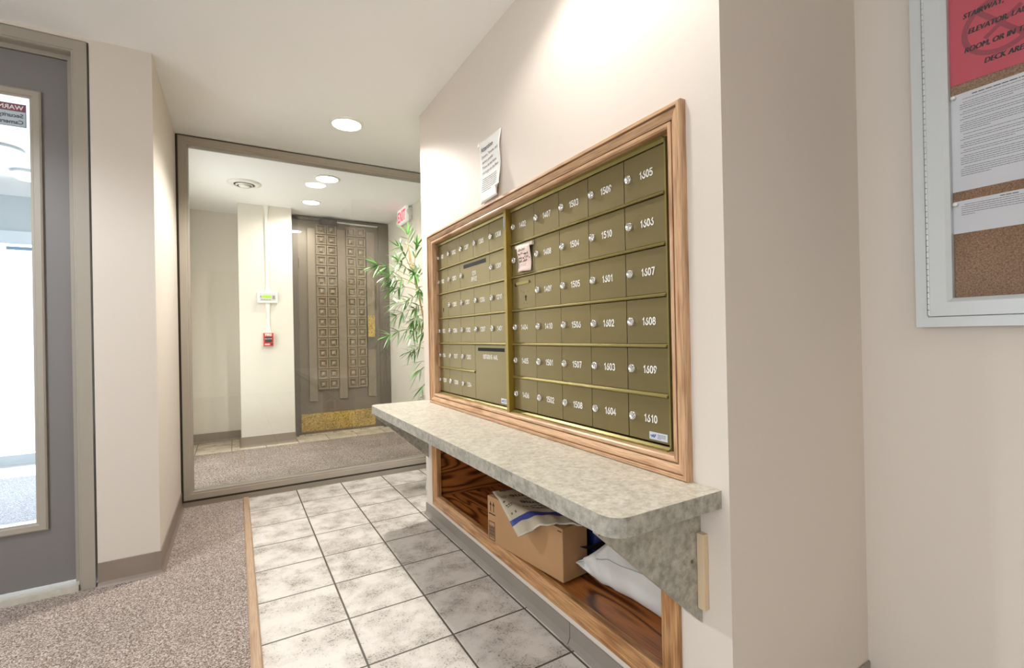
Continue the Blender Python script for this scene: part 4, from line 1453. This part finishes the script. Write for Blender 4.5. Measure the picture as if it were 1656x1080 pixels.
for pts, r_ in canes:
    m2 = MB()
    fine = []
    for i in range(len(pts) - 1):
        for k in range(5):
            fine.append(Vector(pts[i]).lerp(Vector(pts[i + 1]), k / 5))
    fine.append(Vector(pts[-1]))
    m2.tube(fine, [r_ * (1.18 if k % 5 == 0 else 1.0) * (1 - .5 * k / len(fine)) for k in range(len(fine))], 8)
    m2.build('cane', M_CANE, pt, smooth=True)


def leaf(mb, base, direc, L, w_, droop, mi):
    d = Vector(direc).normalized()
    side = d.cross(Vector((0, 0, 1)))
    if side.length < .1:
        side = Vector((1, 0, 0))
    side.normalize()
    side = (side + Vector((rnd.uniform(-.5, .5), rnd.uniform(-.5, .5), rnd.uniform(-.5, .5)))).normalized()
    side = (side - d * side.dot(d)).normalized()
    up = side.cross(d)
    n_ = 6
    vs_, fs_ = [], []
    for i in range(n_ + 1):
        t_ = i / n_
        c_ = Vector(base) + d * (L * t_) + Vector((0, 0, -droop * L * t_ * t_))
        ww = w_ * (math.sin(math.pi * min(1, t_ * .93 + .05)) ** .8) * (1 - .35 * t_)
        vs_ += [c_ - side * ww, c_ + up * (-ww * .3), c_ + side * ww]
    for i in range(n_):
        for k in range(2):
            a_ = i * 3 + k
            fs_.append((a_, a_ + 1, a_ + 4, a_ + 3))
    mb.add(vs_, fs_, mi)


leaves, twigs = MB(), MB()


def spray(root, tip, n_, L=.108, mi_w=.38, droop=.22):
    """A thin branch that ends in fans of leaves opening around its own direction."""
    root, tip = Vector(root), Vector(tip)
    mid = root.lerp(tip, .55) + Vector((0, 0, .035))
    pts = [root.lerp(mid, t).lerp(mid.lerp(tip, t), t) for t in (0, .2, .4, .6, .8, 1)]
    twigs.tube(pts, [.0026, .0022, .0019, .0016, .0013, .001], 5)
    d = (pts[5] - pts[3]).normalized()
    u1 = d.cross(Vector((0, 0, 1)))
    u1 = u1.normalized() if u1.length > .1 else Vector((1, 0, 0))
    u2 = u1.cross(d)
    fans = [(1.0, .5), (.75, .3), (.5, .2)]
    for t, share in fans:
        b_ = pts[min(4, int(t * 5))].lerp(pts[min(5, int(t * 5) + 1)], (t * 5) % 1) if t < 1 else pts[-1]
        m_n = max(1 if n_ < 6 else 3, round(n_ * share * (1.0 if n_ < 6 else 1.7)))
        for k in range(m_n):
            a_ = (k + .5) / m_n * 2 - 1
            sp_ = a_ * 1.15
            dd = d * math.cos(sp_) + u2 * math.sin(sp_) + u1 * rnd.uniform(-.55, .55) + Vector((0, 0, -.12))
            leaf(leaves, b_, dd, L * (1.1 - .3 * abs(a_)) * rnd.uniform(.8, 1.2), rnd.uniform(.0062, .0092), droop * rnd.uniform(.2, 1.4), 1 if rnd.random() < mi_w else 0)


SPR = [  # root, tip, leaves
    ((.075, 2.56, 1.62), (.045, 2.50, 1.80), 7), ((.09, 2.56, 1.55), (-.02, 2.48, 1.70), 10), ((.10, 2.55, 1.52), (.10, 2.48, 1.72), 9),
    ((.10, 2.55, 1.50), (-.16, 2.50, 1.575), 15), ((.11, 2.55, 1.46), (-.10, 2.46, 1.50), 13), ((.10, 2.55, 1.50), (-.05, 2.42, 1.60), 12),
    ((.12, 2.55, 1.42), (-.06, 2.50, 1.42), 9), ((.10, 2.55, 1.50), (.06, 2.42, 1.52), 12), ((.12, 2.55, 1.44), (.10, 2.44, 1.40), 10),
    ((.14, 2.54, 1.36), (.02, 2.47, 1.34), 10), ((.15, 2.53, 1.28), (-.05, 2.48, 1.235), 11), ((.15, 2.53, 1.30), (.06, 2.42, 1.28), 9),
    ((.16, 2.53, 1.24), (.06, 2.46, 1.20), 9), ((.17, 2.52, 1.15), (-.10, 2.46, 1.105), 11), ((.17, 2.52, 1.14), (.05, 2.44, 1.12), 7),
    ((.17, 2.52, 1.12), (.10, 2.40, 1.10), 4), ((.18, 2.51, 1.05), (.10, 2.48, 1.02), 5),
    ((.19, 2.50, .90), (.06, 2.46, .90), 5), ((.19, 2.50, .88), (.08, 2.44, .84), 5), ((.20, 2.50, .76), (.11, 2.45, .74), 4),
    ((.25, 2.55, 1.60), (.30, 2.48, 1.75), 10), ((.26, 2.55, 1.45), (.36, 2.45, 1.5), 12), ((.26, 2.55, 1.3), (.38, 2.5, 1.3), 12),
    ((.25, 2.55, 1.5), (.18, 2.70, 1.6), 12), ((.25, 2.53, 1.2), (.20, 2.72, 1.2), 12), ((.2, 2.53, 1.0), (.12, 2.72, .98), 9),
    ((.16, 2.53, 1.30), (.02, 2.70, 1.34), 10), ((.12, 2.55, 1.46), (.0, 2.74, 1.5), 11),
]
for a_, b_, n_ in SPR:
    spray(a_, b_, n_)
leaves.build('leaves', [M_LEAF, M_LEAFL], pt, smooth=True)
twigs.build('twigs', M_CANE, pt, smooth=True)
